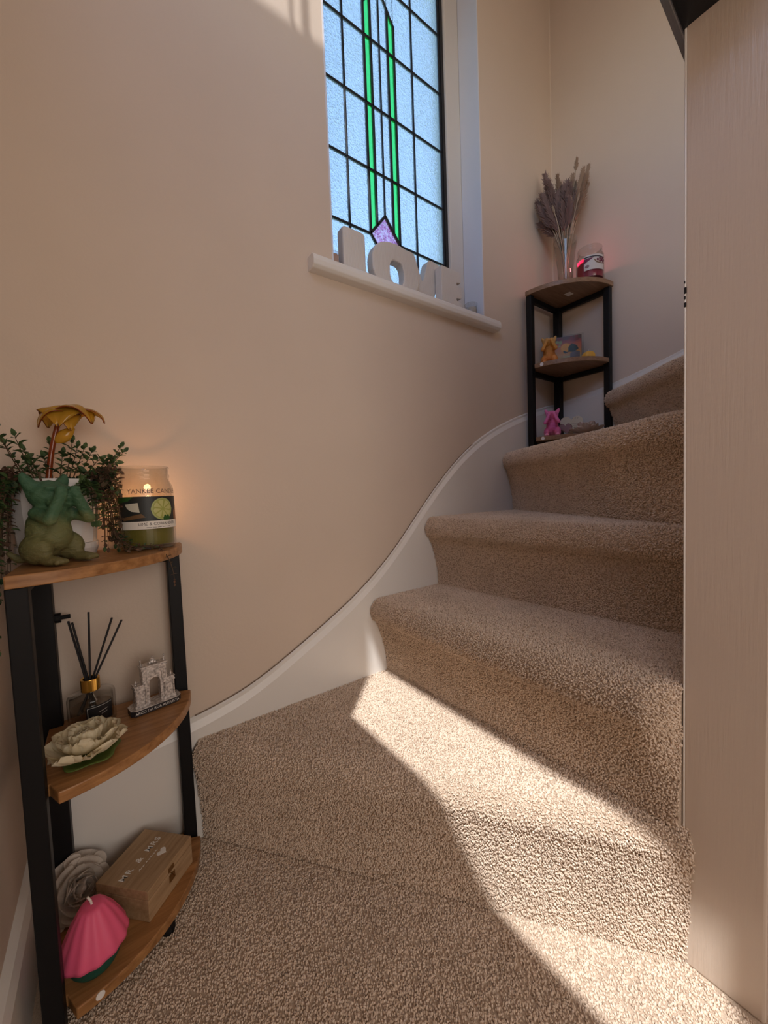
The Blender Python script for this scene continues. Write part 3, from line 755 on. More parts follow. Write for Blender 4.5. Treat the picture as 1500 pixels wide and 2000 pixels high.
for k in range(8):
    a = k*PI/4+.2; c0 = (.020+.0022*math.cos(a), .067+.0022*math.sin(a))
    seg_.append([c0, (.020+.0145*math.cos(a-.31), .067+.0145*math.sin(a-.31)), (.020+.0152*math.cos(a), .067+.0152*math.sin(a)), (.020+.0145*math.cos(a+.31), .067+.0145*math.sin(a+.31))])
lab('label_print', seg_, (.55, .55, .22), .0011, lb_)
lab('label_print', [[(-.036, .076), (-.016, .078), (-.014, .062), (-.026, .064), (-.033, .069)]], (.62, .60, .50), .0007, lb_)
lab('label_print', [[(-.050, .088), (-.022, .088), (-.030, .081), (-.050, .078)], disc(.028, .051, .004, .006), disc(.023, .051, .0035, .006)], (.03, .10, .02), .0013, lb_)
lab('label_print', [[(.044, .038), (.058, .038), (.058, .074), (.044, .062)]], (.30, .13, .06), .0007, lb_)
lab('label_print', [[(-.046, .053), (-.012, .060), (-.006, .054), (-.04, .049)]], (.16, .09, .04), .0007, lb_)
lab('label_print', [[(-.047, .0345), (.050, .0345), (.050, .0475), (-.047, .0475)]], (.82, .78, .72), .0015, lb_)
obj('lettering', text_bm('LIME & CORIANDER', .0065, lambda x, y: cf(x+.012, y+.0425, .0018)), m_text_dark, lb_)
bm = B()
for k, (a, b) in enumerate(((-.006, .001), (.002, .008), (.0095, .0155), (.017, .022), (.0235, .031))): patch(bm, [(a, .0366), (b, .0366), (b, .0373), (a, .0373)], cf, .0018, 4)
obj('small_print', bm, m_text_dark, lb_, kind='stuff')
obj('lettering', text_bm('YANKEE CANDLE', .0104, lambda x, y: cf(x+.010, y+.0965, .0006)), m_text_dark, lb_)

RX, RY = 1.386, -.176
rr_, rh = .0425, .112
j2 = jar('small lit jar candle of dark red wax with a berry label beside the dried flowers', (RX, RY, ZR[2]+.0004), rr_, rh, (.42, .012, .07), .060, 0)
bm = B(); tube(bm, [(-.012, .016, .060), (-.012, .016, .066)], .001, 6); obj('wick', bm, m_text_dark, j2)
bm = B(); lathe(bm, [(0, .064), (.003, .068), (.0008, .082), (0, .085)], 10, (-.012, .016)); obj('flame', bm, mat('pink_flame', (1, .2, .3), .5, emit=(1, .25, .25), estr=8), j2, smooth=True)
candle_light('candle_glow_small', (RX-.014, RY+.018, ZR[2]+.074), .16, (1, .24, .27))
m_redglow = mat('red_wax_film', (.9, .03, .14), .3)
tr_ = N(m_redglow, 'ShaderNodeBsdfTranslucent'); tr_.inputs[0].default_value = (1, .05, .20, 1); ms_ = N(m_redglow, 'ShaderNodeMixShader'); ms_.inputs[0].default_value = .85
L(m_redglow, bsdf(m_redglow).outputs[0], ms_.inputs[1]); L(m_redglow, tr_.outputs[0], ms_.inputs[2]); L(m_redglow, ms_.outputs[0], m_redglow.node_tree.nodes['Material Output'].inputs[0])
cf = cyl(rad(180+36), rr_)
bm = B(); patch(bm, [(-.026, .026), (.044, .026), (.044, .074), (-.026, .074)], cf, .0004); lb2 = obj('label', bm, mm('label_pale', (.62, .58, .57)), j2, smooth=True)
lab('label_print', [[(-.026, .066), (.044, .064), (.044, .067), (-.026, .070)]], (.03, .025, .04), .0007, lb2)
lab('label_print', [[(-.026, .048), (-.006, .058), (.004, .064), (-.026, .064)]], (.16, .02, .07), .0007, lb2)
lab('label_print', [[(.004, .056), (.012, .046), (.028, .043), (.044, .046), (.044, .048), (.028, .046), (.014, .049), (.006, .058)]], (.20, .11, .07), .0009, lb2)
lab('label_print', [disc(*q, .0042) for q in ((.016, .056), (.024, .051), (.031, .055), (.024, .060), (.037, .051), (.034, .061), (.041, .057))], (.14, .012, .05), .0011, lb2)
lab('label_print', [disc(-.016, .038, .007, .005)], (.26, .16, .18), .0007, lb2)
bm = B(); patch(bm, [(-.062, .012), (-.027, .012), (-.027, .070), (-.062, .070)], cf, -.0030); obj('wax_film', bm, m_redglow, j2, smooth=True)

# ================================================================== REED DIFFUSER
DX, DY = -.041, -.064; dr = .0315
df = thing('reed_diffuser', 'round clear glass diffuser bottle with gold collar on the middle left shelf', 'diffuser', (DX, DY, ZT[1]+.0004))
bm = B(); lathe(bm, [(0, .0005), (dr*.95, .0005), (dr, .003), (dr, .046), (dr*.97, .0495), (.013, .052), (.0105, .055), (.0105, .060), (.009, .060), (.009, .052), (dr*.9, .046), (dr*.9, .007), (0, .006)], 48); obj('bottle', bm, m_glass, df, smooth=True)
bm = B(); lathe(bm, [(0, .0075), (dr*.88, .0075), (dr*.88, .030), (0, .030)], 36); obj('fragrance_oil', bm, glass('fragrance', (.80, .72, .62)), df)
bm = B(); lathe(bm, [(.0112, .0555), (.0128, .0555), (.0128, .075), (.0112, .075), (.0095, .0745), (.0095, .0600), (.0112, .0595)], 36); bm.faces.ensure_lookup_table()
obj('collar', bm, m_gold, df, smooth=False, bevel=.0006)
cf = cyl(rad(-72), dr)
bm = B(); patch(bm, [(-.016, .012), (.020, .012), (.020, .040), (-.016, .040)], cf, .0004); dl = obj('label', bm, mm('diffuser_label', (.012, .012, .014), .35), df, smooth=True)
lab('label_border', [[(-.0145, .0375), (.0185, .0375), (.0185, .038), (-.0145, .038)], [(-.0145, .013), (-.0139, .013), (-.0139, .038), (-.0145, .038)]], (.7, .69, .66), .0007, dl)
lab('label_border', [[(.0, .028), (.012, .030), (.012, .0306), (.0, .0286)], [(.003, .024), (.011, .0255), (.011, .0261), (.003, .0246)]], (.6, .58, .55), .0007, dl)
m_reed = mat('black_reed', (.010, .009, .011), .6)
rl = [((-.0625, -.060, .496), 'black reed leaning furthest to the left in the diffuser'), ((-.0575, -.066, .494), 'black reed leaning left just inside the outermost one'), ((-.0365, -.060, .505), 'tallest black reed standing almost upright in the diffuser'),
      ((-.0065, -.062, .4895), 'black reed leaning right, left of the outermost right reed'), ((.0065, -.062, .483), 'black reed leaning furthest to the right in the diffuser')]
for i, (p, lab_) in enumerate(rl):
    p = Vector(p); foot_ = Vector((DX+(.014-.0065*i), DY+(i % 2-.5)*.008, ZT[1]+.0085))
    neck = Vector((DX+(i-2)*.0022*.9, DY+(i % 2-.5)*.005, ZT[1]+.068)); d = (p-neck).normalized()
    foot_ = neck-d*.052
    c = (p+foot_)/2
    bm = B(); tube(bm, [foot_-c, p-c], .00165, 8); tag(obj('reed_stick', bm, m_reed, None, loc=c), lab_, 'reed', 'black reeds in the diffuser')

# ================================================================== ARCH ORNAMENT
m_silver = mat('antique_silver', (.50, .45, .43), .42, metal=.5)
L(m_silver, ramp(m_silver, noise_tex(m_silver, coords(m_silver), 260, 4), [(.30, (.22, .195, .19)), (.46, (.56, .52, .50)), (.66, (.84, .79, .76))]), bsdf(m_silver).inputs['Base Color'])
m_arch_base = mat('black_plinth', (.02, .018, .022), .4)
ar = thing('arch_ornament', 'silver triumphal arch souvenir with lettered black plinth on the middle left shelf', 'ornament', (.045, -.0715, ZT[1]+.0004), rad(11))
bl_, bd = .0385, .0165
ch = .007
bm = B(); prism(bm, [(-bl_+ch, -bd), (bl_-ch, -bd), (bl_, -bd+ch), (bl_, bd-ch), (bl_-ch, bd), (-bl_+ch, bd), (-bl_, bd-ch), (-bl_, -bd+ch)], 0, .009); obj('plinth', bm, m_arch_base, ar, bevel=.0006)
bm = B(); prism(bm, [(-bl_+ch, -bd), (bl_-ch, -bd), (bl_, -bd+ch), (bl_, bd-ch), (bl_-ch, bd), (-bl_+ch, bd), (-bl_, bd-ch), (-bl_, -bd+ch)], .0092, .0102); obj('plinth_top', bm, m_silver, ar)
obj('lettering', text_bm('ARCO DA RUA AUGUSTA', .0058, lambda x, y: (x, -bd-.0003, .0046+y)), m_text_white, ar)
bm = B()
def abox(x0, x1, y0, y1, z0, z1): box(bm, x0, x1, y0, y1, z0, z1)
for s_ in (-1, 1):      # side blocks with cornices, pilasters and niches
    a, b = sorted((s_*.013, s_*.030))
    abox(a, b, -.008, .008, .0102, .040)
    abox(a-.0012, b+.0012, -.0095, .0095, .0398, .0425); abox(a-.0002, b+.0002, -.0088, .0088, .0425, .0455); abox(a-.0012, b+.0012, -.0095, .0095, .0455, .0472)
    abox(a-.001, b+.001, -.0095, .0095, .0102, .0150)
    for q in (a+.0016, b-.0016): tube(bm, [(q, -.0092, .015), (q, -.0092, .0398)], .0013, 8)
    abox((a+b)/2-.003, (a+b)/2+.003, -.0086, -.0078, .019, .0205); abox((a+b)/2-.003, (a+b)/2+.003, -.0086, -.0078, .035, .0365)
    for q in ((a+b)/2-.003, (a+b)/2+.0022): abox(q, q+.0008, -.0086, -.0078, .019, .0365)
    c0, c1 = sorted((s_*.0105, s_*.0185))     # upper block piers beside the arch
    abox(c0, c1, -.0075, .0075, .0472, .072)
    for q in (c0+.001, c1-.001): tube(bm, [(q, -.0082, .0475), (q, -.0082, .068)], .0009, 6)
    abox(*sorted((s_*.0085, s_*.013)), -.007, .007, .0102, .045)
    capsule(bm, (s_*.0175, 0, .076), (s_*.0182, 0, .084), .0022, .0012, 4); ell(bm, (s_*.0182, 0, .0855), (.0016, .0016, .0018), sub=1)
    capsule(bm, (s_*.027, 0, .0472), (s_*.027, 0, .053), .002, .0012, 4)
n_ = 14          # arch ring filling between the piers
pl = [(-.0112, .072), (-.0112, .040)]+[(-.0088*math.cos(PI*k/n_), .044+.0095*math.sin(PI*k/n_)) for k in range(n_+1)]+[(.0112, .040), (.0112, .072)]
f_ = [[bm.verts.new((x, y, z)) for x, z in pl] for y in (-.0068, .0068)]
bm.faces.new(f_[0]); bm.faces.new(f_[1][::-1])
for i in range(len(pl)):
    j = (i+1) % len(pl); bm.faces.new((f_[0][i], f_[0][j], f_[1][j], f_[1][i]))
abox(-.0195, .0195, -.0088, .0088, .0705, .0728); abox(-.0188, .0188, -.0080, .0080, .0728, .0748); abox(-.0205, .0205, -.0094, .0094, .0748, .0765)
rq = random.Random(3)
for k in range(12): ell(bm, (-.008+.0015*k, -.0072, .064+rq.uniform(-.002, .0025)), (.0012, .001, .0016), sub=1)
for q in ((0, .0795, .0055), (-.004, .0785, .0035), (.004, .0785, .0035), (0, .084, .0035), (-.0025, .083, .0026), (.0025, .083, .0026), (0, .0876, .0018)): ell(bm, (q[0], 0, q[1]), (q[2]*.8, .0035, q[2]*.75), sub=1)
obj('gateway', bm, m_silver, ar)

# ================================================================== FLOWERS MADE OF PETALS
def petal_me(name, ln, wd, a0, a1, ruf, m, seed=0, th=.0007):
    def fn(u, v):
        a = (v-.5)*2; w = wd*(math.sin(PI*min(1, .10+.72*u))**.8)
        if u > .9: w *= 1-.55*((u-.9)/.1)**2*abs(a)
        n_ = 8; x = z = 0
        for i in range(n_):
            t = u*(i+.5)/n_; an = rad(a0+(a1-a0)*t); x += math.cos(an)*ln*u/n_; z += math.sin(an)*ln*u/n_
        f = ruf*u*u*(math.sin(a*9+seed)+.6*math.sin(a*17+seed*2+u*6))
        an = rad(a0+(a1-a0)*u); cupz = .42*a*a*w
        return (x-math.sin(an)*(cupz+f), a*w, z+math.cos(an)*(cupz+f))
    bm = B(); sheet(bm, fn, 12, 12); me = bpy.data.meshes.new(name); bm.to_mesh(me); bm.free(); me.materials.append(m)
    for p in me.polygons: p.use_smooth = True
    return me
def flower(parent, rings, m, ruf, jit=8, seed=1):
    rq = random.Random(seed)
    for (n, ln, wd, a0, a1, r0, z, off) in rings:
        ms = [petal_me('petal', ln*(1+.06*k), wd, a0-3*k, a1+5*k, ruf, m, k*2.1+seed) for k in range(2)]
        for i in range(n):
            an = 2*PI*i/n+off+rad(rq.uniform(-jit, jit))
            mt = Matrix.Translation((0, 0, z)) @ Matrix.Rotation(an, 4, 'Z') @ Matrix.Translation((r0, 0, 0)) @ Matrix.Rotation(rad(rq.uniform(-5, 5)), 4, 'Y')
            link_copy('petal', ms[i % 2], parent, mt)
def petal_mat(name, c0, c1):
    m = mat(name, c1, .6); v = coords(m); sx = N(m, 'ShaderNodeSeparateXYZ')
    L(m, ramp(m, noise_tex(m, coords(m, (25, 120, 25)), 1.5, 3), [(.3, c0), (.7, c1)]), bsdf(m).inputs['Base Color'])
    tr = N(m, 'ShaderNodeBsdfTranslucent'); tr.inputs[0].default_value = (*c1, 1); mx_ = N(m, 'ShaderNodeMixShader'); mx_.inputs[0].default_value = .25
    L(m, bsdf(m).outputs[0], mx_.inputs[1]); L(m, tr.outputs[0], mx_.inputs[2]); L(m, mx_.outputs[0], m.node_tree.nodes['Material Output'].inputs[0]); return m
m_cream = petal_mat('cream_petal', (.78, .69, .47), (.90, .83, .64)); m_blush = petal_mat('blush_petal', (.72, .60, .54), (.84, .74, .68)); m_grey = petal_mat('grey_white_petal', (.62, .56, .50), (.80, .73, .66))
m_green = mat('lily_leaf', (.10, .15, .03), .5)
fl1 = thing('flower_ornament', 'cream yellow artificial lily flower lying at the front of the middle left shelf', 'flower', (-.046, -.165, ZT[1]+.0004))
bm = B(); sheet(bm, lambda u, v: (.004+u*.034*math.cos(2*PI*v)*(1+.1*math.sin(10*PI*v)), u*.034*math.sin(2*PI*v)*(1+.1*math.sin(10*PI*v)), .0015+.004*u*u), 5, 40); bmesh.ops.remove_doubles(bm, verts=bm.verts[:], dist=1e-6)
solid(obj('leaf_base', bm, m_green, fl1, smooth=True), .001, 1)
flower(fl1, [(8, .050, .021, 2, 48, .004, .0055, 0), (8, .045, .020, 18, 70, .003, .008, .4), (7, .037, .017, 35, 95, .003, .010, .2), (5, .029, .014, 55, 125, .002, .012, .6), (3, .022, .011, 70, 140, .001, .012, .1)], m_cream, .0028, 7, 3)
fl2 = thing('flower_ornament', 'pinkish white artificial lily flower on the lowest shelf upstairs', 'flower', (1.380, -.163, ZR[0]+.0004))
flower(fl2, [(9, .054, .020, 2, 45, .004, .004, 0), (8, .046, .018, 25, 75, .003, .006, .4), (7, .036, .015, 45, 95, .003, .008, .2), (5, .027, .012, 60, 115, .002, .009, .6)], m_blush, .0022, 8, 5)
fr = thing('fabric_rose', 'large greyish white fabric rose leaning behind the wooden box', 'flower', (-.074, -.074, ZT[0]+.034))
hd = Vector((.40, -.80, .52)).normalized(); fr.rotation_euler = hd.to_track_quat('Z', 'Y').to_euler()
flower(fr, [(6, .034, .031, -14, 8, .014, -.016, 0), (6, .031, .029, 10, 32, .012, -.014, .5), (5, .029, .027, 34, 58, .010, -.012, .2), (5, .029, .023, 55, 80, .0085, -.010, .7), (4, .028, .019, 68, 92, .0065, -.008, .1), (3, .026, .015, 76, 100, .0045, -.006, .5)], m_grey, .0004, 6, 8)
bm = B(); ell(bm, (0, 0, .006), (.0065, .0065, .012), sub=3); obj('rose_bud', bm, m_grey, fr, smooth=True)
bm = B(); ell(bm, (0, 0, -.016), (.012, .012, .014)); obj('rose_base', bm, m_grey, fr, smooth=True)

# ================================================================== WOODEN BOX AND PLEATED CANDLE
fl_, fr2, tr_, bl2 = Vector((-.052, -.097)), Vector((.0125, -.166)), Vector((.083, -.099)), Vector((.0185, -.030))
bc = (fl_+tr_)/2; ux = (bl2-fl_).normalized(); uy = Vector((-ux.y, ux.x))      # text runs along ux
LX, LY, BH = (bl2-fl_).length/2, (fr2-fl_).length/2, .049
bx = thing('wooden_box', 'small pale wooden keepsake box with white wedding lettering on its lid', 'box', (bc.x, bc.y, ZT[0]+.0004), math.atan2(ux.y, ux.x))
bm = B(); box(bm, -LX, LX, -LY, LY, 0, .034); obj('box_body', bm, m_box, bx, bevel=.0008)
bm = B(); box(bm, -LX, LX, -LY, LY, .0348, BH); obj('lid', bm, m_box, bx, bevel=.0008)
bm = B(); box(bm, -LX+.002, LX-.002, -LY+.002, LY-.002, .033, .036); obj('seam', bm, mat('dark_seam', (.06, .03, .015), .8), bx)
tz = BH+.0003
obj('lettering', text_bm('MR  &  MRS', .0138, lambda x, y: (x*1.02-.002, y+.008, tz), fat=.00028, space=1.15), m_text_white, bx)
bm = B()
for k, (a, b) in enumerate(((-.022, -.0165), (-.015, -.011), (-.0075, -.004), (-.0025, .0005), (.002, .0055), (.007, .010), (.0115, .0165))):
    tube(bm, [(a, -.0075, tz), (a+(b-a)*.4, -.0055-.001*(k % 2), tz), (a+(b-a)*.6, -.0078, tz), (b, -.0065, tz)], .00042, 4)
obj('small_script', bm, m_text_white, bx, kind='stuff')
def heart(cx, cy, s_, n=28): 
    return [(cx+s_*16*math.sin(2*PI*i/n)**3/17, cy+s_*(13*math.cos(2*PI*i/n)-5*math.cos(4*PI*i/n)-2*math.cos(6*PI*i/n)-math.cos(8*PI*i/n))/17) for i in range(n)]
bm = B(); prism(bm, heart(.014, -.0185, .0085), tz, tz+.0003); obj('heart_print', bm, m_text_white, bx)
m_clasp = mat('brass_clasp', (.34, .20, .08), .35, metal=.9)
bm = B(); box(bm, -.006, .006, -LY-.0012, -LY, .018, .030); tube(bm, [(-.005, -LY-.0025, .036), (.0, -LY-.003, .030), (.004, -LY-.0025, .022)], .0009, 6); box(bm, -.007, .005, -LY-.0012, -LY, .036, .043); obj('clasp', bm, m_clasp, bx, bevel=.0003)
pc = thing('pleated_candle', 'pink pleated cone candle with a green base at the front of the bottom left shelf', 'candle', (-.0525, -.176, ZT[0]+.0004))
m_pinkwax = mat('pink_candle_wax', (.88, .13, .27), .5, sub=.2); m_greenwax = mat('green_candle_wax', (.01, .085, .06), .5, sub=.1)
bump(m_pinkwax, noise_tex(m_pinkwax, coords(m_pinkwax), 90, 3), .2, .001); bump(m_greenwax, noise_tex(m_greenwax, coords(m_greenwax), 60, 3), .4, .001)
bm = B(); lathe(bm, [(0, 0), (.024, 0), (.029, .008), (.033, .0255), (0, .0255)], 32); obj('candle_base', bm, m_greenwax, pc, smooth=False, bevel=.002)
def cone(bm, prof, n, amp):
    rings = []
    for r, z in prof:
        rings.append([bm.verts.new(((r*(1+amp*math.cos(13*2*PI*i/n)*min(1, r/.02)))*math.cos(2*PI*i/n), (r*(1+amp*math.cos(13*2*PI*i/n)*min(1, r/.02)))*math.sin(2*PI*i/n), z)) for i in range(n)])
    bm.faces.new(rings[0][::-1])
    for a, b in zip(rings, rings[1:]):
        for i in range(n): bm.faces.new((a[i], a[(i+1) % n], b[(i+1) % n], b[i]))
    bm.faces.new(rings[-1])
bm = B(); cone(bm, [(.034, .0258), (.0395, .028), (.0395, .033), (.034, .047), (.025, .067), (.0165, .081), (.0145, .084), (.010, .0855)], 130, .022); obj('candle_top', bm, m_pinkwax, pc, smooth=True)
bm = B(); tube(bm, [(0, 0, .085), (-.001, 0, .091), (-.004, .0, .098)], .0014, 8); obj('wick', bm, m_wick, pc)

# ================================================================== UPSTAIRS SHELF: VASE, DRIED FLOWERS, SMALL THINGS
VX, VY = 1.372, -.098
zv = ZR[2]
vs = thing('glass_vase', 'clear flared glass vase of dried flowers on the top shelf upstairs', 'vase', (VX, VY, zv+.0004))
bm = B(); lathe(bm, [(0, .0005), (.022, .0005), (.023, .004), (.026, .08), (.037, .165), (.0385, .178), (.037, .178), (.0355, .165), (.0245, .08), (.021, .008), (0, .007)], 40); obj('vase_body', bm, m_glass, vs, smooth=True)
m_dark = mat('dried_plum_grass', (.23, .155, .145), .9); m_tail = mat('dried_tan_grass', (.36, .25, .18), .9); m_straw = mat('dried_straw', (.46, .36, .27), .8)
def head_me(name, ln, r, n, spike, m, seed, wid=.16):
    rq = random.Random(seed); bm = B(); ell(bm, (0, 0, ln*.5), (r*.36, r*.36, ln*.5), sub=1)
    for i in range(n):
        t = (i+.5)/n; a = i*2.4; rr = r*math.sin(PI*(.08+.88*t))**.7
        b = Vector((rr*.35*math.cos(a), rr*.35*math.sin(a), ln*t)); d = Vector((math.cos(a), math.sin(a), .9+rq.random()*.9)).normalized()
        s1 = d.orthogonal().normalized()*spike*wid; s2 = d.cross(s1.normalized())*spike*wid; tip = b+d*spike*(.45+.8*rq.random())*(1.15-.6*t)
        v = [bm.verts.new(q) for q in (b+s1, b-s1*.5+s2*.86, b-s1*.5-s2*.86, tip)]
        for f in ((0, 1, 3), (1, 2, 3), (2, 0, 3)): bm.faces.new([v[k] for k in f])
    me = bpy.data.meshes.new(name); bm.to_mesh(me); bm.free(); me.materials.append(m); return me
H_PLUM = head_me('seed_head', .085, .006, 170, .026, m_dark, 1, .11); H_TAIL = head_me('seed_head', .040, .008, 100, .010, m_tail, 2); H_EAR = head_me('seed_head', .075, .0075, 120, .017, m_tail, 3); H_PALE = head_me('seed_head', .024, .006, 60, .006, m_straw, 4)
view = Vector((VX, VY+.836, 0)).normalized(); side = Vector((view.y, -view.x, 0))
def dried(sx, dep, ztop, hm, hl, label, grp, ms=None):
    tip = Vector((VX, VY, 0))+side*sx+view*dep; tip.z = ztop
    foot_ = Vector((VX, VY, zv+.010))-side*sx*.10-view*dep*.1+side*rnd.uniform(-.010, .010)+view*rnd.uniform(-.010, .010)
    mid = Vector((VX, VY, zv+.165))+side*sx*.22+view*dep*.2; mid = mid
    hb = tip-(tip-mid).normalized()*hl
    pts = bez(foot_, mid*1.0+(mid-(foot_+hb)/2)*.5, hb, 10)
    bm = B(); tube(bm, [p-foot_ for p in pts], [.0016]*11, 5)
    o = obj('dried_stem', bm, ms or m_straw, None, loc=foot_); tag(o, label, 'dried flower', grp)
    d = (pts[-1]-pts[-2]).normalized()
    mt = Matrix.Translation(pts[-1]-foot_) @ d.to_track_quat('Z', 'Y').to_matrix().to_4x4() @ Matrix.Rotation(rnd.random()*6, 4, 'Z'); link_copy('seed_head', hm, o, mt)
LBL = 'dark plum feathery dried stem in the bunch in the vase'
PL = 'plum dried stems in the vase'
for sx, dep, zt in ((-.055, .02, 1.775), (-.050, -.02, 1.755), (-.072, .0, 1.735), (-.066, -.02, 1.715), (-.040, .01, 1.745), (-.044, -.02, 1.71), (-.030, .02, 1.73), (-.020, -.015, 1.715), (-.012, .015, 1.745), (0, -.02, 1.725), (.010, .01, 1.755), (.018, -.02, 1.725), (-.058, .03, 1.69), (-.075, -.015, 1.68), (-.025, -.025, 1.69), (.005, -.03, 1.695), (.028, .02, 1.74), (-.048, -.03, 1.665), (-.010, -.03, 1.66), (.015, -.035, 1.665), (-.035, .03, 1.66), (.035, -.02, 1.69), (-.068, .01, 1.655)):
    dried(sx, dep, zt, H_PLUM, .085, LBL, PL)
dried(-.062, 0, 1.80, H_PLUM, .085, 'tallest dark plum feathery stem at the left of the dried bunch', PL)
dried(-.088, .01, 1.72, H_PLUM, .085, 'dark plum feathery stem sticking out furthest left of the dried bunch', PL)
TN = 'tan dried ears in the vase'
for sx, dep, zt in ((-.022, -.01, 1.775), (-.012, .02, 1.765), (.026, .0, 1.765), (.034, .02, 1.75), (.060, 0, 1.775), (.056, -.02, 1.75), (.064, -.02, 1.735), (.050, .02, 1.74), (.070, .0, 1.72), (.044, -.025, 1.715), (.058, .01, 1.70), (.040, -.03, 1.685), (.052, -.03, 1.67)):
    dried(sx, dep, zt, H_EAR, .075, 'tan bristly dried grass ear in the bunch in the vase', TN)
dried(.076, .01, 1.785, H_EAR, .075, 'tall tan bristly grass ear leaning furthest right of the dried bunch', TN)
dried(.040, -.005, 1.812, H_TAIL, .040, 'single tan bunny-tail grass rising above all the other dried flowers', None)
for sx, dep, zt, w in ((-.038, -.045, 1.655, 'left'), (.020, -.045, 1.665, 'middle'), (.045, -.04, 1.67, 'right')):
    dried(sx, dep, zt, H_PALE, .024, 'small pale bud on a bare stalk at the %s front of the dried bunch' % w, 'pale buds in the vase')
dm = thing('round_candle', 'small cream domed candle at the left of the top shelf upstairs', 'candle', (1.318, -.064, ZR[2]+.0004))
bm = B(); lathe(bm, [(0, 0), (.016, 0), (.0185, .006), (.0165, .017), (.010, .024), (0, .026)], 28); obj('wax', bm, mat('cream_wax', (.85, .58, .34), .5, sub=.3), dm, smooth=True)
bm = B(); tube(bm, [(0, 0, .025), (.001, 0, .031)], .0009, 6); obj('wick', bm, m_wick, dm)
yb = thing('round_candle', 'small yellow domed candle at the right of the middle shelf upstairs', 'candle', (1.378, -.172, ZR[1]+.0004))
bm = B()
n = 64; prof = [(.0, 0), (.018, 0), (.0215, .008), (.0205, .018), (.014, .0265), (.006, .030), (0, .0305)]
lathe(bm, prof, n)
for v in bm.verts:
    a = math.atan2(v.co.y, v.co.x); k = 1+.05*math.cos(8*a); v.co.x *= k; v.co.y *= k
obj('wax', bm, mat('yellow_wax', (.80, .46, .07), .5, sub=.3), yb, smooth=True)
bm = B(); tube(bm, [(0, 0, .030), (.001, 0, .036)], .0009, 6); obj('wick', bm, m_wick, yb)
# picture block in a clear sleeve
RZC = rad(-56)
cdt = thing('picture_block', 'colourful sunset picture block behind the orange dog candle', 'picture', (1.384, -.084, ZR[1]+.0004), RZC)
cw, chh = .056, .112
m_card = mat('picture_backing', (.10, .03, .02), .5)
bm = B(); box(bm, -cw, cw, 0, .012, 0, chh); obj('block', bm, m_card, cdt, bevel=.001)
pm = mat('picture_print', (.3, .1, .05), .4); sx = N(pm, 'ShaderNodeSeparateXYZ'); L(pm, coords(pm), sx.inputs[0])
mr = N(pm, 'ShaderNodeMapRange'); mr.inputs[1].default_value = .01; mr.inputs[2].default_value = chh; L(pm, sx.outputs[2], mr.inputs[0])
a_ = N(pm, 'ShaderNodeMath', operation='MULTIPLY_ADD'); a_.inputs[1].default_value = .25; L(pm, noise_tex(pm, coords(pm), 40, 3), a_.inputs[0]); L(pm, mr.outputs[0], a_.inputs[2])
L(pm, ramp(pm, a_.outputs[0], [(.30, (.40, .38, .20)), (.55, (.55, .24, .03)), (.80, (.50, .10, .03)), (1.0, (.22, .04, .035)), (1.1, (.12, .05, .03))]), bsdf(pm).inputs['Base Color'])
bm = B(); box(bm, -cw+.001, cw-.001, -.0008, 0, .001, chh-.001); obj('print', bm, pm, cdt)
def shape(polys, col, d):
    bm = B()
    for p in polys: prism(bm, p, -.0008-d, -.0006, lambda x, z, y: (x, y, z))
    obj('print_shape', bm, mm('print_shape', col), cdt, kind='stuff' if len(polys) > 2 else None)
shape([disc(.004, .070, .017)], (.72, .34, .03), .0004)
shape([[(.012, .072), (.024, .084), (.040, .075), (.046, .062), (.030, .052), (.012, .056)], [(-.006, .058), (-.002, .062), (.006, .056), (.016, .056), (.002, .050)]], (.012, .022, .010), .0006)
shape([[(.018, .001), (.050, .001), (.050, .052), (.036, .056), (.018, .050)]], (.13, .10, .10), .0007)
shape([[(-.002, .001), (.017, .001), (.017, .040), (-.002, .040)]], (.38, .40, .20), .0005)
shape([[(-.002, .006+.007*k), (.017, .006+.007*k), (.017, .0085+.007*k), (-.002, .0085+.007*k)] for k in range(4)], (.20, .22, .10), .0007)
rq = random.Random(5)
shape([disc(-.045+rq.random()*.032, .074+rq.random()*.026, .004+.004*rq.random(), .003, 8) for k in range(16)], (.33, .36, .12), .0006)
shape([disc(-.045+rq.random()*.09, .094+rq.random()*.014, .005+.006*rq.random(), .004, 8) for k in range(14)], (.22, .035, .03), .0006)
bm = B(); box(bm, -cw-.003, cw+.006, -.0035, .0155, 0, chh+.003); obj('clear_sleeve', bm, glass('clear_film', (.99, .99, .99), base=.004), cdt)
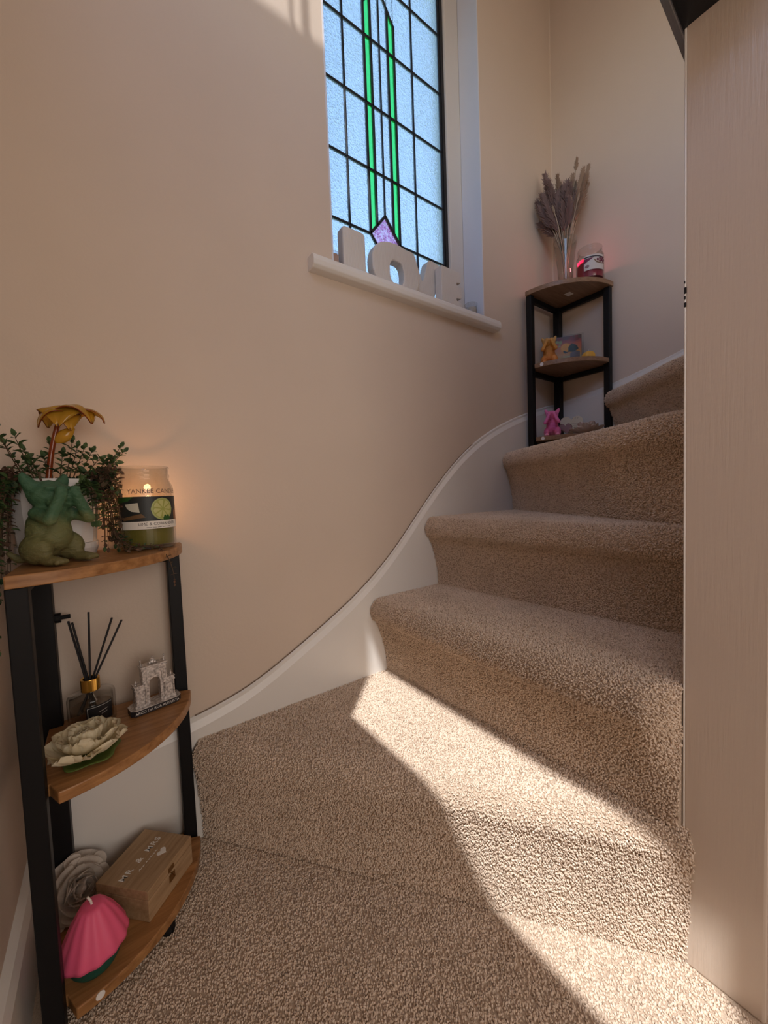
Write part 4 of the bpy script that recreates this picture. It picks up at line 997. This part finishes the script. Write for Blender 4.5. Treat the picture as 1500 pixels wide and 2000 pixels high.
# heart plaque
hp = thing('heart_plaque', 'cream heart-shaped plaque with a pinkish inset heart beside the pink dog candle', 'ornament', (1.372, -.108, ZR[0]+.0004), rad(-58))
m_plq = mat('cream_plaque', (.66, .62, .50), .6)
bm = B(); prism(bm, heart(.004, .045, .040, 40), 0, .012, lambda x, z, y: (x, y, max(0, z))); obj('plaque', bm, m_plq, hp, bevel=.0015)
bm = B(); prism(bm, heart(-.014, .032, .0235, 32), -.0022, -.0001, lambda x, z, y: (x-.2*(z-.03), y, z)); obj('heart_rim', bm, mm('rim_brown', (.20, .11, .09)), hp)
bm = B(); prism(bm, heart(-.014, .032, .021, 32), -.0030, -.0021, lambda x, z, y: (x-.2*(z-.03), y, z)); obj('heart_inset', bm, mm('inset_pink', (.34, .20, .22)), hp)
bm = B()
for k in range(5):
    zz = .020+.0065*k; x0 = .012 if k < 4 else .006
    for q in range(4): tube(bm, [(x0+.0065*q-.002*k*.3, -.0006, zz), (x0+.0065*q+.004-.002*k*.3, -.0006, zz+.0006)], .0006, 4)
for q in range(3): tube(bm, [(.006+.008*q, -.0006, .064), (.010+.008*q, -.0006, .067)], .0008, 4)
obj('plaque_script', bm, mm('script_grey', (.28, .26, .22)), hp)

# tree beyond the window, seen blurred through the lower panes
tr = thing('tree', 'sunlit yellow-green tree outside behind the obscured window glass', 'tree', (5.4, 5.2, -.5))
bm = B(); tube(bm, [(0, 0, 0), (.05, 0, 1.2), (-.03, .05, 2.4), (.02, 0, 3.4)], [.16, .12, .09, .03], 10); obj('trunk', bm, m_stem, tr)
m_tree = mat('tree_leaves', (.30, .40, .08), .7); rt = random.Random(4); bm = B()
for i in range(2600):
    d = Vector((rt.gauss(0, 1), rt.gauss(0, 1), rt.gauss(0, 1))).normalized()*(rt.random()**.4)
    p = Vector((d.x*1.7, d.y*1.7, 3.35+d.z*1.45)); a_, b_ = Vector((rt.uniform(-1, 1), rt.uniform(-1, 1), rt.uniform(-.4, .4))).normalized()*.16, Vector((rt.uniform(-1, 1), rt.uniform(-1, 1), rt.uniform(-.5, .5))).normalized()*.10
    bm.faces.new([bm.verts.new(q) for q in (p-a_, p+b_, p+a_, p-b_)])
obj('foliage', bm, m_tree, tr, kind='stuff')
